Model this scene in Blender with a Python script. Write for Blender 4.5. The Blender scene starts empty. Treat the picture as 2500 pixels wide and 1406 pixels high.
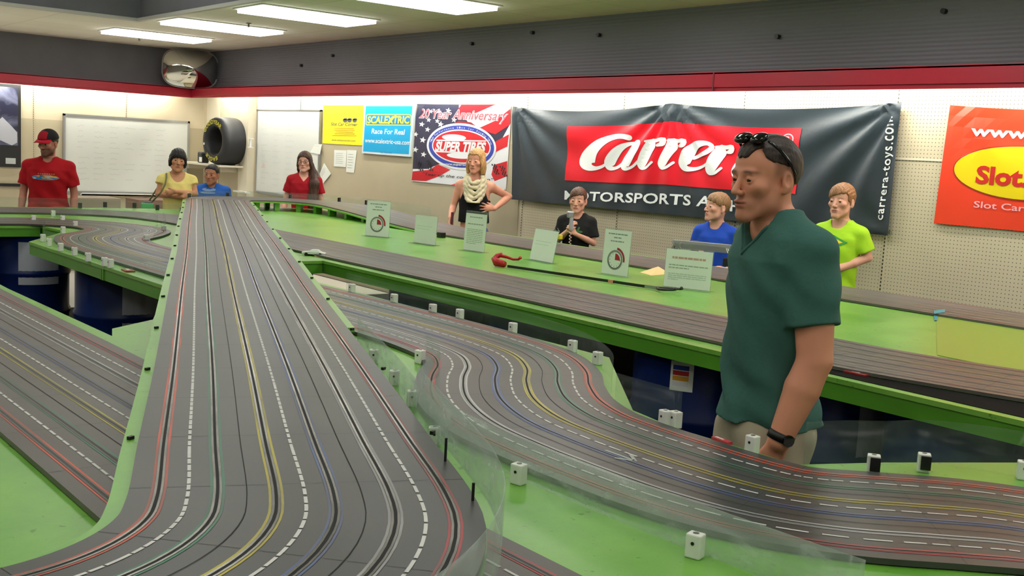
import bpy, bmesh, math, random
import numpy as np
from mathutils import Vector, Matrix
random.seed(7)
PI = math.pi
SC = bpy.context.scene
COL = SC.collection

# ------------------------------------------------------------------ camera
FPX = 2650.0                       # focal length in pixels of the 2500 x 1406 frame
CAM_H = 1.70
def cam_basis():
    hd = np.array([1, -0.055, 0.0]); d1 = np.array([-2126.0, 448.0, FPX]); d1 /= np.linalg.norm(d1)
    z = np.cross(hd, d1); z /= np.linalg.norm(z)
    if z[1] < 0: z = -z
    cv = lambda v: np.array([v[0], v[1], -v[2]])
    x = cv(-d1); z = cv(z); y = np.cross(z, x)
    return np.array([x, y, z])
RM = cam_basis()
camd = bpy.data.cameras.new('camera'); cam = bpy.data.objects.new('camera', camd); COL.objects.link(cam)
camd.sensor_width = 36.0; camd.lens = FPX / 2500.0 * 36.0; camd.clip_start = 0.05; camd.clip_end = 100
M4 = Matrix([[*RM[0], 0], [*RM[1], 0], [*RM[2], CAM_H], [0, 0, 0, 1]])
cam.matrix_world = M4
SC.camera = cam
def ray(px, py): return RM @ np.array([px - 1250.0, -(py - 703.0), -FPX]) / FPX
def at_z(px, py, h):
    r = ray(px, py); t = (h - CAM_H) / r[2]; return (t * r[0], t * r[1], h)
def at_y(px, py, Y):
    r = ray(px, py); t = Y / r[1]; return (t * r[0], Y, CAM_H + t * r[2])
def at_x(px, py, X):
    r = ray(px, py); t = X / r[0]; return (X, t * r[1], CAM_H + t * r[2])

# ------------------------------------------------------------------ view and world
SC.view_settings.view_transform = 'Standard'; SC.view_settings.look = 'None'
SC.view_settings.exposure = -0.12; SC.view_settings.gamma = 1.0; SC.view_settings.use_curve_mapping = False
SC.cycles.use_denoising = True; SC.cycles.max_bounces = 7; SC.cycles.diffuse_bounces = 4; SC.cycles.glossy_bounces = 3
SC.cycles.transparent_max_bounces = 16; SC.cycles.caustics_reflective = False; SC.cycles.caustics_refractive = False
SC.cycles.sample_clamp_indirect = 6.0
W = bpy.data.worlds.new('world'); SC.world = W; W.use_nodes = True
W.node_tree.nodes['Background'].inputs[0].default_value = (0.9, 0.95, 1.0, 1)
W.node_tree.nodes['Background'].inputs[1].default_value = 0.15
TROFFER = 9.0      # emission of the ceiling panels
TUBE = 80.0         # emission of the tubes behind the red valance

# ------------------------------------------------------------------ colour and materials
def srgb(r, g, b):
    f = lambda c: (c / 255 / 12.92) if c <= 10 else ((c / 255 + 0.055) / 1.055) ** 2.4
    return (f(r), f(g), f(b), 1.0)
MATS = {}
def mat(name, col, rough=0.6, metal=0.0, spec=0.5, noise=0.0, nscale=8.0, bump=0.0, bscale=60.0, coat=0.0, col2=None, emit=0.0, alpha=1.0):
    if name in MATS: return MATS[name]
    m = bpy.data.materials.new(name); m.use_nodes = True; MATS[name] = m
    nt = m.node_tree; b = nt.nodes['Principled BSDF']
    b.inputs['Base Color'].default_value = col; b.inputs['Roughness'].default_value = rough
    b.inputs['Metallic'].default_value = metal; b.inputs['Specular IOR Level'].default_value = spec
    b.inputs['Coat Weight'].default_value = coat; b.inputs['Alpha'].default_value = alpha
    if emit:
        b.inputs['Emission Color'].default_value = col; b.inputs['Emission Strength'].default_value = emit
    if noise or col2 or bump:
        tc = nt.nodes.new('ShaderNodeTexCoord')
    if noise or col2:
        n = nt.nodes.new('ShaderNodeTexNoise'); n.inputs['Scale'].default_value = nscale; n.inputs['Detail'].default_value = 4
        nt.links.new(tc.outputs['Object'], n.inputs['Vector'])
        cr = nt.nodes.new('ShaderNodeValToRGB')
        c2 = col2 if col2 else tuple(max(0, c * (1 - noise)) for c in col[:3]) + (1,)
        c1 = col if col2 else tuple(min(1, c * (1 + noise)) for c in col[:3]) + (1,)
        cr.color_ramp.elements[0].position = 0.32; cr.color_ramp.elements[1].position = 0.68
        cr.color_ramp.elements[0].color = c2; cr.color_ramp.elements[1].color = c1
        nt.links.new(n.outputs['Fac'], cr.inputs['Fac']); nt.links.new(cr.outputs['Color'], b.inputs['Base Color'])
    if bump:
        n2 = nt.nodes.new('ShaderNodeTexNoise'); n2.inputs['Scale'].default_value = bscale; n2.inputs['Detail'].default_value = 3
        nt.links.new(tc.outputs['Object'], n2.inputs['Vector'])
        bp = nt.nodes.new('ShaderNodeBump'); bp.inputs['Strength'].default_value = bump; bp.inputs['Distance'].default_value = 0.01
        nt.links.new(n2.outputs['Fac'], bp.inputs['Height']); nt.links.new(bp.outputs['Normal'], b.inputs['Normal'])
    return m

def emat(name, col, strength):
    if name in MATS: return MATS[name]
    m = bpy.data.materials.new(name); m.use_nodes = True; MATS[name] = m
    nt = m.node_tree; nt.nodes.remove(nt.nodes['Principled BSDF'])
    e = nt.nodes.new('ShaderNodeEmission'); e.inputs[0].default_value = col; e.inputs[1].default_value = strength
    nt.links.new(e.outputs[0], nt.nodes['Material Output'].inputs[0]); return m

def vcol_mat(name, rough=0.5, spec=0.4, sss=0.0, bump=0.0, bscale=200):
    # colour from the mesh's own 'tint' attribute (skin, lips, beard)
    m = bpy.data.materials.new(name); m.use_nodes = True; MATS[name] = m
    nt = m.node_tree; b = nt.nodes['Principled BSDF']
    a = nt.nodes.new('ShaderNodeAttribute'); a.attribute_name = 'tint'
    nt.links.new(a.outputs['Color'], b.inputs['Base Color'])
    b.inputs['Roughness'].default_value = rough; b.inputs['Specular IOR Level'].default_value = spec
    return m

def acrylic(name, tint=(0.62, 0.70, 0.64, 1), haze=0.12, scratch=0.25, g0=.012, g1=.05):
    if name in MATS: return MATS[name]
    m = bpy.data.materials.new(name); m.use_nodes = True; MATS[name] = m
    nt = m.node_tree; nd = nt.nodes; lk = nt.links
    nd.remove(nd['Principled BSDF'])
    tr = nd.new('ShaderNodeBsdfTransparent'); tr.inputs[0].default_value = (0.93, 0.96, 0.94, 1)
    df = nd.new('ShaderNodeBsdfDiffuse'); df.inputs[0].default_value = tint
    gl = nd.new('ShaderNodeBsdfGlossy'); gl.inputs[1].default_value = 0.2
    tc = nd.new('ShaderNodeTexCoord')
    n = nd.new('ShaderNodeTexNoise'); n.inputs['Scale'].default_value = 14; n.inputs['Detail'].default_value = 6
    mp = nd.new('ShaderNodeMapping'); mp.inputs['Scale'].default_value = (1, 1, 2.5)
    lk.new(tc.outputs['Object'], mp.inputs[0]); lk.new(mp.outputs[0], n.inputs['Vector'])
    mr = nd.new('ShaderNodeMapRange'); mr.inputs[1].default_value = 0.45; mr.inputs[2].default_value = 0.75
    mr.inputs[3].default_value = haze; mr.inputs[4].default_value = haze + scratch
    lk.new(n.outputs['Fac'], mr.inputs[0])
    m1 = nd.new('ShaderNodeMixShader'); lk.new(mr.outputs[0], m1.inputs[0]); lk.new(tr.outputs[0], m1.inputs[1]); lk.new(df.outputs[0], m1.inputs[2])
    fr = nd.new('ShaderNodeLayerWeight'); fr.inputs[0].default_value = 0.25
    f2 = nd.new('ShaderNodeMapRange'); f2.inputs[3].default_value = g0; f2.inputs[4].default_value = g1; lk.new(fr.outputs['Facing'], f2.inputs[0])
    m2 = nd.new('ShaderNodeMixShader'); lk.new(f2.outputs[0], m2.inputs[0]); lk.new(m1.outputs[0], m2.inputs[1]); lk.new(gl.outputs[0], m2.inputs[2])
    lk.new(m2.outputs[0], nd['Material Output'].inputs[0]); return m

# ------------------------------------------------------------------ object helpers
def tag(o, label=None, cat=None, group=None, kind=None):
    if label: o['label'] = label
    if cat: o['category'] = cat
    if group: o['group'] = group
    if kind: o['kind'] = kind
    return o
def thing(name, label, cat, loc=(0, 0, 0), rz=0.0, group=None):
    o = bpy.data.objects.new(name, None); COL.objects.link(o); o.empty_display_size = 0.05
    o.location = loc; o.rotation_euler = (0, 0, rz); return tag(o, label, cat, group)
def link_mesh(name, me, mats, parent=None, smooth=False):
    for m in (mats if isinstance(mats, (list, tuple)) else [mats]): me.materials.append(m)
    if smooth: me.polygons.foreach_set('use_smooth', [True] * len(me.polygons))
    o = bpy.data.objects.new(name, me); COL.objects.link(o)
    if parent: o.parent = parent
    return o
class MB:
    def __init__(s): s.v = []; s.f = []; s.mi = []
    def add(s, vs, fs, mi=0):
        n = len(s.v); s.v += [tuple(v) for v in vs]; s.f += [tuple(i + n for i in f) for f in fs]; s.mi += [mi] * len(fs); return s
    def box(s, c, d, rz=0.0, mi=0, bev=0.0):
        x, y, z = (d[0] / 2, d[1] / 2, d[2] / 2); ca, sa = math.cos(rz), math.sin(rz)
        vs = []
        for sx, sy, sz in [(-1,-1,-1),(1,-1,-1),(1,1,-1),(-1,1,-1),(-1,-1,1),(1,-1,1),(1,1,1),(-1,1,1)]:
            px, py = sx * x, sy * y
            vs.append((c[0] + px * ca - py * sa, c[1] + px * sa + py * ca, c[2] + sz * z))
        return s.add(vs, [(0,3,2,1),(4,5,6,7),(0,1,5,4),(1,2,6,5),(2,3,7,6),(3,0,4,7)], mi)
    def box2(s, lo, hi, mi=0):
        return s.box([(a + b) / 2 for a, b in zip(lo, hi)], [b - a for a, b in zip(lo, hi)], 0, mi)
    def prism(s, poly, z0, z1, mi=0):
        a = sum(poly[i][0] * poly[(i + 1) % len(poly)][1] - poly[(i + 1) % len(poly)][0] * poly[i][1] for i in range(len(poly)))
        if a < 0: poly = poly[::-1]
        n = len(poly)
        vs = [(p[0], p[1], z0) for p in poly] + [(p[0], p[1], z1) for p in poly]
        fs = [tuple(range(n))[::-1], tuple(range(n, 2 * n))] + [(i, (i + 1) % n, n + (i + 1) % n, n + i) for i in range(n)]
        return s.add(vs, fs, mi)
    def cyl(s, a, b, r, seg=16, r2=None, mi=0, caps=True):
        a = Vector(a); b = Vector(b); d = (b - a).normalized(); r2 = r if r2 is None else r2
        u = d.orthogonal().normalized(); w = d.cross(u)
        vs = [];
        for c, rr in ((a, r), (b, r2)):
            for i in range(seg):
                t = 2 * PI * i / seg; vs.append(c + u * math.cos(t) * rr + w * math.sin(t) * rr)
        fs = [(i, (i + 1) % seg, seg + (i + 1) % seg, seg + i) for i in range(seg)]
        if caps: fs += [tuple(range(seg))[::-1], tuple(range(seg, 2 * seg))]
        return s.add(vs, fs, mi)
    def tube(s, pts, r, seg=8, mi=0):
        pts = [Vector(p) for p in pts]; n = len(pts); rr = r if isinstance(r, (list, tuple)) else [r] * n
        vs = []; u = None
        for i, p in enumerate(pts):
            d = (pts[min(i + 1, n - 1)] - pts[max(i - 1, 0)]).normalized()
            u = d.orthogonal().normalized() if u is None else (u - d * u.dot(d)).normalized()
            w = d.cross(u)
            for k in range(seg):
                t = 2 * PI * k / seg; vs.append(p + u * math.cos(t) * rr[i] + w * math.sin(t) * rr[i])
        fs = []
        for i in range(n - 1):
            for k in range(seg):
                fs.append((i * seg + k, i * seg + (k + 1) % seg, (i + 1) * seg + (k + 1) % seg, (i + 1) * seg + k))
        fs += [tuple(range(seg))[::-1], tuple(range((n - 1) * seg, n * seg))]
        return s.add(vs, fs, mi)
    def lathe(s, prof, seg=32, c=(0, 0, 0), axis='z', mi=0, close=False):
        vs = []; n = len(prof)
        for (r, h) in prof:
            for k in range(seg):
                t = 2 * PI * k / seg; x, y = r * math.cos(t), r * math.sin(t)
                v = (x, y, h) if axis == 'z' else ((x, h, y) if axis == 'y' else (h, x, y))
                vs.append((v[0] + c[0], v[1] + c[1], v[2] + c[2]))
        fs = [(i * seg + k, i * seg + (k + 1) % seg, (i + 1) % n * seg + (k + 1) % seg, (i + 1) % n * seg + k)
              for i in range(n if close else n - 1) for k in range(seg)]
        return s.add(vs, fs, mi)
    def build(s, name, mats, parent=None, smooth=False):
        me = bpy.data.meshes.new(name); me.from_pydata(s.v, [], s.f); me.update()
        o = link_mesh(name, me, mats, parent, smooth)
        me.polygons.foreach_set('material_index', s.mi); me.validate()
        return o
def bevel(o, w=0.003, seg=2):
    m = o.modifiers.new('bevel', 'BEVEL'); m.width = w; m.segments = seg; m.limit_method = 'ANGLE'; return o
def copy_tree(o, parent=None):
    c = o.copy(); COL.objects.link(c); c.parent = parent
    for ch in list(o.children): copy_tree(ch, c)
    return c
def structure(o): o['kind'] = 'structure'; return o
# ================================================================== the room
XW, YW, XF, YF = -16.15, 6.75, -15.8, 6.4        # pegboard walls, valance faces
ZC = 2.95
m_pegpaint = None
def pegboard(name, base, hole, xoff=None):
    m = bpy.data.materials.new(name); m.use_nodes = True; nt = m.node_tree; nd = nt.nodes; lk = nt.links
    b = nd['Principled BSDF']; b.inputs['Roughness'].default_value = 0.55
    tc = nd.new('ShaderNodeTexCoord'); sep = nd.new('ShaderNodeSeparateXYZ'); lk.new(tc.outputs['Object'], sep.inputs[0])
    def math_(op, a, v=None, bb=None):
        n = nd.new('ShaderNodeMath'); n.operation = op
        if isinstance(a, float): n.inputs[0].default_value = a
        else: lk.new(a, n.inputs[0])
        if v is not None: n.inputs[1].default_value = v
        if bb is not None: lk.new(bb, n.inputs[1])
        return n.outputs[0]
    fx = math_('SUBTRACT', math_('FRACT', math_('MULTIPLY', sep.outputs['X'], 39.37)), 0.5)
    fz = math_('SUBTRACT', math_('FRACT', math_('MULTIPLY', sep.outputs['Z'], 39.37)), 0.5)
    d = math_('SQRT', math_('ADD', math_('MULTIPLY', fx, None, fx), None, math_('MULTIPLY', fz, None, fz)))
    h = math_('LESS_THAN', d, 0.125)
    if xoff is not None:
        h = math_('MULTIPLY', h, None, math_('GREATER_THAN', sep.outputs['X'], xoff))
    n = nd.new('ShaderNodeTexNoise'); n.inputs['Scale'].default_value = 1.3; lk.new(tc.outputs['Object'], n.inputs['Vector'])
    cr = nd.new('ShaderNodeValToRGB'); cr.color_ramp.elements[0].position = 0.3; cr.color_ramp.elements[1].position = 0.7
    cr.color_ramp.elements[0].color = tuple(c * 0.92 for c in base[:3]) + (1,); cr.color_ramp.elements[1].color = base
    lk.new(n.outputs['Fac'], cr.inputs[0])
    mx = nd.new('ShaderNodeMix'); mx.data_type = 'RGBA'; lk.new(h, mx.inputs[0]); lk.new(cr.outputs[0], mx.inputs[6]); mx.inputs[7].default_value = hole
    lk.new(mx.outputs[2], b.inputs['Base Color']); return m
M_PEG = pegboard('pegboard', srgb(205, 193, 166), srgb(70, 60, 50), -8.3)
M_PANEL = mat('wall_panel', srgb(205, 193, 166), 0.5, noise=0.06, nscale=1.5)
M_GREYWALL = mat('grey_wall', srgb(112, 113, 120), 0.85, noise=0.06, nscale=3)
# fine horizontal ribs on the grey wall
def ribbed():
    m = mat('ribbed_grey_wall', srgb(112, 113, 120), 0.8); nt = m.node_tree; nd = nt.nodes; lk = nt.links
    tc = nd.new('ShaderNodeTexCoord'); w = nd.new('ShaderNodeTexWave'); w.bands_direction = 'Z'; w.inputs['Scale'].default_value = 11.0
    w.inputs['Distortion'].default_value = 0.3
    lk.new(tc.outputs['Object'], w.inputs[0]); bp = nd.new('ShaderNodeBump'); bp.inputs['Strength'].default_value = 0.45; bp.inputs['Distance'].default_value = 0.01
    lk.new(w.outputs['Fac'], bp.inputs['Height']); lk.new(bp.outputs[0], nd['Principled BSDF'].inputs['Normal']); return m
M_RIB = ribbed()
M_RED = mat('valance_red', srgb(165, 20, 45), 0.35, noise=0.05, nscale=2)
M_CEIL = None
def ceiling_mat():
    m = mat('ceiling_tile', srgb(176, 176, 160), 0.9); nt = m.node_tree; nd = nt.nodes; lk = nt.links
    tc = nd.new('ShaderNodeTexCoord'); br = nd.new('ShaderNodeTexBrick')
    br.offset = 0.0; br.inputs['Scale'].default_value = 1.0; br.inputs['Brick Width'].default_value = 0.61; br.inputs['Row Height'].default_value = 1.22
    br.inputs['Mortar Size'].default_value = 0.008
    br.inputs['Color1'].default_value = srgb(236, 234, 222); br.inputs['Color2'].default_value = srgb(230, 228, 214); br.inputs['Mortar'].default_value = srgb(214, 212, 198)
    lk.new(tc.outputs['Object'], br.inputs['Vector']); lk.new(br.outputs['Color'], nd['Principled BSDF'].inputs['Base Color']); return m
M_CEIL = ceiling_mat()
M_WHITE = mat('white_metal', srgb(225, 225, 222), 0.4)
M_FLOOR = mat('floor_carpet', srgb(14, 14, 16), 0.95, noise=0.2, nscale=40)
M_BLACK = mat('black_plastic', srgb(18, 18, 20), 0.45)
M_ALU = mat('aluminium', srgb(170, 172, 175), 0.35, metal=0.9)
XR, YN = 9.0, -8.0
structure(MB().box2((XW - .1, YN, -.1), (XR, YW + .1, 0)).build('floor', M_FLOOR))
structure(MB().box2((XW, YN, 0), (-.1, -1.6, .004)).box2((-.1, YN, 0), (XR, 3.2, .004)).box2((XW, -1.6, 0), (-10.6, 6.7, .004)).build('floor_tile', mat('floor_vinyl', srgb(206, 202, 192), .35, noise=.04, nscale=2)))  # pale floor areas added to bounce light up to the ceiling
# lower ceiling strip along two sides, raised middle
structure(MB().box2((XW - .1, 4.45, ZC), (XR, YW + .1, ZC + .1)).box2((XW - .1, YN, ZC), (-12.5, 4.45, ZC + .1)).build('ceiling', M_CEIL))
structure(MB().box2((-12.5, YN, 3.95), (XR, 4.45, 4.05)).build('ceiling_raised', mat('ceiling_dark', srgb(210, 210, 204), 0.9)))
structure(MB().box2((-12.6, 4.445, ZC + .005), (XR, 4.55, 4.05)).box2((-12.6, YN, ZC + .005), (-12.495, 4.5, 4.05)).build('wall_recess', M_GREYWALL))
structure(MB().box2((-12.52, 4.41, ZC - .015), (XR, 4.46, ZC + .02)).box2((-12.55, YN, ZC - .015), (-12.48, 4.46, ZC + .02)).build('trim_1', mat('ceiling_trim', srgb(190, 190, 184), 0.6)))
structure(MB().box2((XW, YW, 0), (XR, YW + .1, 2.45)).build('wall_right', M_PEG))
structure(MB().box2((XW, YW - .03, 2.40), (XR, YW + .1, ZC)).build('wall_right_upper', M_RIB))
structure(MB().box2((XW - .1, YN, 0), (XW, YW, 2.45)).build('wall_left', M_PANEL))
structure(MB().box2((XW - .1, YN, 2.40), (XW + .03, YW, ZC)).build('wall_left_upper', M_GREYWALL))
structure(MB().box2((XR, YN, 0), (XR + .1, YW, 4.0)).build('wall_far_side', mat('wall_plain', srgb(170, 165, 155), 0.9)))
structure(MB().box2((XW, YN - .1, 0), (XR, YN, 4.0)).build('wall_near', mat('wall_plain', srgb(170, 165, 155), 0.9)))
# lower half of the left wall panels is a shade darker
structure(MB().box2((XW, YN, 0), (XW + .006, YW, 1.80)).build('trim_2', mat('wall_panel_low', srgb(180, 169, 142), 0.55, noise=.05, nscale=2)))
structure(MB().box2((XW + .02, YW - .006, 0), (-8.36, YW, 1.78)).build('trim_3', mat('wall_panel_low', srgb(180, 169, 142), 0.55)))
# red valance on the two walls (a lip along its lower edge)
v = MB().box2((XF, YF, 2.275), (XR, YF + .02, 2.385)).box2((XF, YF + .012, 2.245), (XR, YF + .03, 2.275)).box2((XF, YF, 2.375), (XR, YW, 2.39))
structure(v.build('trim_4', M_RED))
v = MB().box2((XF - .02, YN, 2.275), (XF, YF + .02, 2.385)).box2((XF - .03, YN, 2.245), (XF - .012, YF + .02, 2.275)).box2((XW, YN, 2.375), (XF, YF + .02, 2.39))
structure(v.build('trim_5', M_RED))
structure(MB().box2((XF, YF + .031, 2.25), (XR, YF + .036, 2.37)).box2((XF, YF + .036, 2.365), (XR, YW - .03, 2.37)).build('trim_10', M_WHITE))
structure(MB().box2((XF - .036, YN, 2.25), (XF - .031, YF, 2.37)).box2((XW + .03, YN, 2.365), (XF - .036, YF, 2.37)).build('trim_11', M_WHITE))
# joint in the valance, horizontal pegboard joint, corner post
structure(MB().box2((-5.66, YF - .003, 2.246), (-5.645, YF, 2.386)).build('trim_6', mat('valance_joint', srgb(110, 12, 30), .5)))
structure(MB().box2((-8.3, YW - .005, 1.795), (XR, YW, 1.81)).build('trim_7', mat('peg_joint', srgb(225, 215, 195), .5)))
structure(MB().box2((-14.62, YW - .12, 0), (-14.33, YW, 2.4)).build('trim_8', mat('post_cream', srgb(214, 206, 184), .5)))
structure(MB().box2((-16.0, YW - .02, 0), (-15.55, YW, 2.4)).build('trim_9', mat('post_cream', srgb(214, 206, 184), .5)))
# slotted standards: dark dashed columns between the wall panels
def standard(x, y, dirx=True, z0=0.3, z1=2.36, parent=None):
    b = MB(); s = MB()
    z = z0
    if dirx: b.box2((x - .008, y - .004, z0), (x + .008, y, z1))
    else: b.box2((x, y - .008, z0), (x + .004, y + .008, z1))
    while z < z1 - .02:
        if dirx: s.box2((x - .004, y - .0055, z), (x + .004, y - .004, z + .014))
        else: s.box2((x + .004, y - .004, z), (x + .0055, y + .004, z + .014))
        z += .0254
    o = b.build('slotted_standard', M_PANEL)
    s.build('slots', M_BLACK, o); return o
names = ['left of the yellow banner', 'under the blue sign', 'under the flag banner', 'left of the black banner', 'under the black banner left half', 'under the black banner right half', 'between black banner and red banner foot', 'behind the orange banner']
for i, x in enumerate([-12.3, -10.95, -9.62, -8.3, -6.96, -5.62, -4.28, -2.9]):
    tag(standard(x, YW), 'slotted steel shelf standard on the right wall, ' + names[i], 'shelf standard', 'wall standards on the right wall')
for y, nm in ((4.27, 'beside the dark poster'), (5.56, 'above the left whiteboard')):
    tag(standard(XW + .006, y, False), 'slotted steel shelf standard on the left wall ' + nm, 'shelf standard', 'wall standards on the left wall')
# fluorescent tubes behind the valance
M_TUBE = emat('tube_light', (1.0, 0.97, 0.86, 1), TUBE)
def tubes(a, b, label):
    o = MB().cyl(a, b, .016, 10).build('fluorescent_tube', M_TUBE); return tag(o, label, 'light tube', 'tubes behind the red valance')
x = -15.5; k = 0
while x < 3:
    tubes((x, 6.50, 2.335), (x + 1.2, 6.50, 2.335), 'fluorescent tube hidden behind the red valance of the right wall'); x += 1.32
y = 6.2
while y > -3:
    tubes((-15.92, y - 1.2, 2.335), (-15.92, y, 2.335), 'fluorescent tube hidden behind the red valance of the left wall'); y -= 1.32
# ceiling troffers
M_PANELLIGHT = emat('troffer_light', (1.0, 0.99, 0.93, 1), TROFFER)
def troffer(cx, cy, z, label, rot=0, group='ceiling light panels in the lower ceiling'):
    t = thing('ceiling_light', label, 'ceiling light', (cx, cy, z), rot, group)
    MB().box2((-.30, -.605, -.045), (.30, .605, -.001)).build('diffuser', M_PANELLIGHT, t)
    f = MB()
    for lo, hi in (((-.335, -.64, -.012), (-.305, .64, 0)), ((.305, -.64, -.012), (.335, .64, 0)), ((-.305, -.64, -.012), (.305, -.61, 0)), ((-.305, .61, -.012), (.305, .64, 0))): f.box2(lo, hi)
    f.build('frame', M_WHITE, t); return t
pos = ['nearest the corner mirror', 'second from the corner mirror', 'third from the corner mirror', 'fourth from the corner mirror, cut by the top edge']
for i, cx in enumerate([-14.0, -11.97, -9.93, -7.93, -5.9, -3.87, -1.84, .2, 2.2]):
    lb = 'rectangular white ceiling light ' + (pos[i] if i < 4 else 'over the far side of the room, out of view')
    troffer(cx, 5.20, ZC, lb)
for cy in (2.5, .3, -2.): troffer(-14.0, cy, ZC, 'rectangular white ceiling light over the left wall' if cy != 2.5 else 'rectangular white ceiling light at the left edge of the picture')
for cx in (-10.5, -7.5, -4.5, -1.5, 1.5, 4.5):
    for cy in (3.0, .2, -2.6):
        troffer(cx, cy, 3.945, 'rectangular white ceiling light in the raised middle ceiling', group='ceiling light panels in the raised ceiling')
# sprinkler heads
for (px, py), w in (((340, 91), 'beside the light nearest the corner'), ((607, 56), 'between the second and third light')):
    p = at_z(px, py, ZC)
    o = MB().lathe([(.03, 0), (.03, -.008), (.01, -.012), (.01, -.04), (.022, -.045), (.001, -.047)], 12, p).build('sprinkler_head', mat('dull_brass', srgb(110, 105, 95), .4, metal=.6))
    tag(o, 'small ceiling sprinkler head ' + w, 'sprinkler', 'ceiling sprinklers')
# small black anchors in the grey wall
for i, ((px, py), w) in enumerate((((1465, 86), 'above the flag banner, right'), ((1902, 90), 'above the head of the tall man'), ((1155, 107), 'above the flag banner, left'), ((738, 160), 'right of the corner mirror'), ((2308, 28), 'at the top right'), ((815, 136), 'above the blue sign'), ((1303, 80), 'highest over the flag banner'))):
    p = at_y(px, py, YW - .03)
    o = MB().cyl((p[0], p[1] - .035, p[2]), (p[0], p[1], p[2]), .018, 10).build('wall_anchor', M_BLACK)
    tag(o, 'small black anchor bolt in the ribbed grey wall ' + w, 'bolt', 'anchor bolts in the grey wall')
# ================================================================== tables
ZD, ZT, ZB = 0.965, 0.98, 1.08       # deck top, track surface, bridge track surface
def green():
    m = mat('green_paint', srgb(112, 178, 62), 0.3, spec=0.5); nt = m.node_tree; nd = nt.nodes; lk = nt.links; b = nd['Principled BSDF']
    tc = nd.new('ShaderNodeTexCoord'); n = nd.new('ShaderNodeTexNoise'); n.inputs['Scale'].default_value = 3.5; n.inputs['Detail'].default_value = 6
    n.inputs['Roughness'].default_value = .65
    lk.new(tc.outputs['Object'], n.inputs['Vector']); cr = nd.new('ShaderNodeValToRGB')
    cr.color_ramp.elements[0].position = .3; cr.color_ramp.elements[1].position = .72
    cr.color_ramp.elements[0].color = srgb(94, 158, 48); cr.color_ramp.elements[1].color = srgb(130, 186, 80)
    lk.new(n.outputs['Fac'], cr.inputs[0])
    s = nd.new('ShaderNodeTexNoise'); s.inputs['Scale'].default_value = 38; s.inputs['Detail'].default_value = 2; lk.new(tc.outputs['Object'], s.inputs['Vector'])
    c2 = nd.new('ShaderNodeValToRGB'); c2.color_ramp.elements[0].position = .26; c2.color_ramp.elements[1].position = .33
    c2.color_ramp.elements[0].color = (.55, .55, .5, 1); c2.color_ramp.elements[1].color = (1, 1, 1, 1); lk.new(s.outputs['Fac'], c2.inputs[0])
    mx = nd.new('ShaderNodeMix'); mx.data_type = 'RGBA'; mx.blend_type = 'MULTIPLY'; mx.inputs[0].default_value = 1
    lk.new(cr.outputs[0], mx.inputs[6]); lk.new(c2.outputs[0], mx.inputs[7]); lk.new(mx.outputs[2], b.inputs['Base Color'])
    rr = nd.new('ShaderNodeMapRange'); rr.inputs[3].default_value = .22; rr.inputs[4].default_value = .42; lk.new(n.outputs['Fac'], rr.inputs[0]); lk.new(rr.outputs[0], b.inputs['Roughness'])
    bp = nd.new('ShaderNodeBump'); bp.inputs['Strength'].default_value = .12; bp.inputs['Distance'].default_value = .01; lk.new(n.outputs['Fac'], bp.inputs['Height']); lk.new(bp.outputs[0], b.inputs['Normal'])
    return m
M_GREEN = green()
LIP = 0.062
M_GREEN_SHADE = mat('green_paint_dark', srgb(84, 150, 40), .35, noise=.12, nscale=4)  # edge board green, darkened to put the shade of the lip into its colour
def deck(name, poly, label, fr=None):
    t = thing(name, label, 'table')
    MB().prism(poly, ZD - .018, ZD).build('tabletop', M_GREEN, t)
    # upright painted board round the edge, set back a few millimetres
    n = len(poly); a = sum(poly[i][0] * poly[(i + 1) % n][1] - poly[(i + 1) % n][0] * poly[i][1] for i in range(n))
    if a < 0: poly = poly[::-1]
    b = MB()
    for i in range(n):
        if fr is not None and not fr(poly[i], poly[(i + 1) % n]): continue
        p = Vector(poly[i]); q = Vector(poly[(i + 1) % n]); d = (q - p).normalized(); nrm = Vector((-d.y, d.x))
        p1 = p + nrm * .006 ; q1 = q + nrm * .006; p2 = p1 + nrm * .018; q2 = q1 + nrm * .018
        b.prism([(p1.x, p1.y), (q1.x, q1.y), (q2.x, q2.y), (p2.x, p2.y)], ZD - LIP - .018, ZD - .018)
    b.build('edge_board', M_GREEN_SHADE, t); return t
XE = -.42
inner = lambda xs: (lambda p, q: not any(abs(p[0] - x) < .01 and abs(q[0] - x) < .01 for x in xs))
deck('race_table', [(1.5, 3.30), (1.5, 6.0), (-9.3, 6.03), (-10.5, 5.95), (-11.0, 5.35), (-10.97, 4.65), (-10.45, 4.1), (-9.5, 3.30)], 'long green table with paper signs along the pegboard wall')
MB().box2((-9.2, 5.90, 0), (1.45, 5.92, ZD - .085)).build('back_panel', M_BLACK, bpy.data.objects['race_table'])  # black sheet added to stand for the darkness under the table
deck('race_table', [(-6.0, 3.30), (-9.5, 3.30), (-10.45, 4.1), (-10.5, 3.3), (-10.45, -1.5), (-8.5, -1.5), (-8.5, 2.30), (-8.06, 2.35), (-7.33, 1.91), (-6.0, 1.94)], 'green table with winding track in front of the whiteboard and cap man', lambda p, q: not (abs(p[1] - 3.3) < .01 and abs(q[1] - 3.3) < .01) and not (abs(p[0] + 6) < .01 and abs(q[0] + 6) < .01 and False))
deck('race_table', [(-6.0, 1.94), (-6.0, 2.76), (-2.86, 2.78), (-2.21, 2.26), (-2.0, 2.22), (-1.60, 2.23), (-1.50, 2.46), (-1.32, 2.80), (-1.1, 3.0), (XE, 3.0), (XE, 1.3), (-3.9, 1.3), (-4.05, 1.35), (-4.2, 1.56), (-5.1, 1.96)], 'green table carrying the curving track beside the man in the teal shirt')
deck('race_table', [(-3.9, 1.3), (XE, 1.3), (XE, -.8), (-7.8, -.8), (-7.8, 1.29), (-5.2, 1.27)], 'green table in the near left foreground with the straight track')

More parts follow.
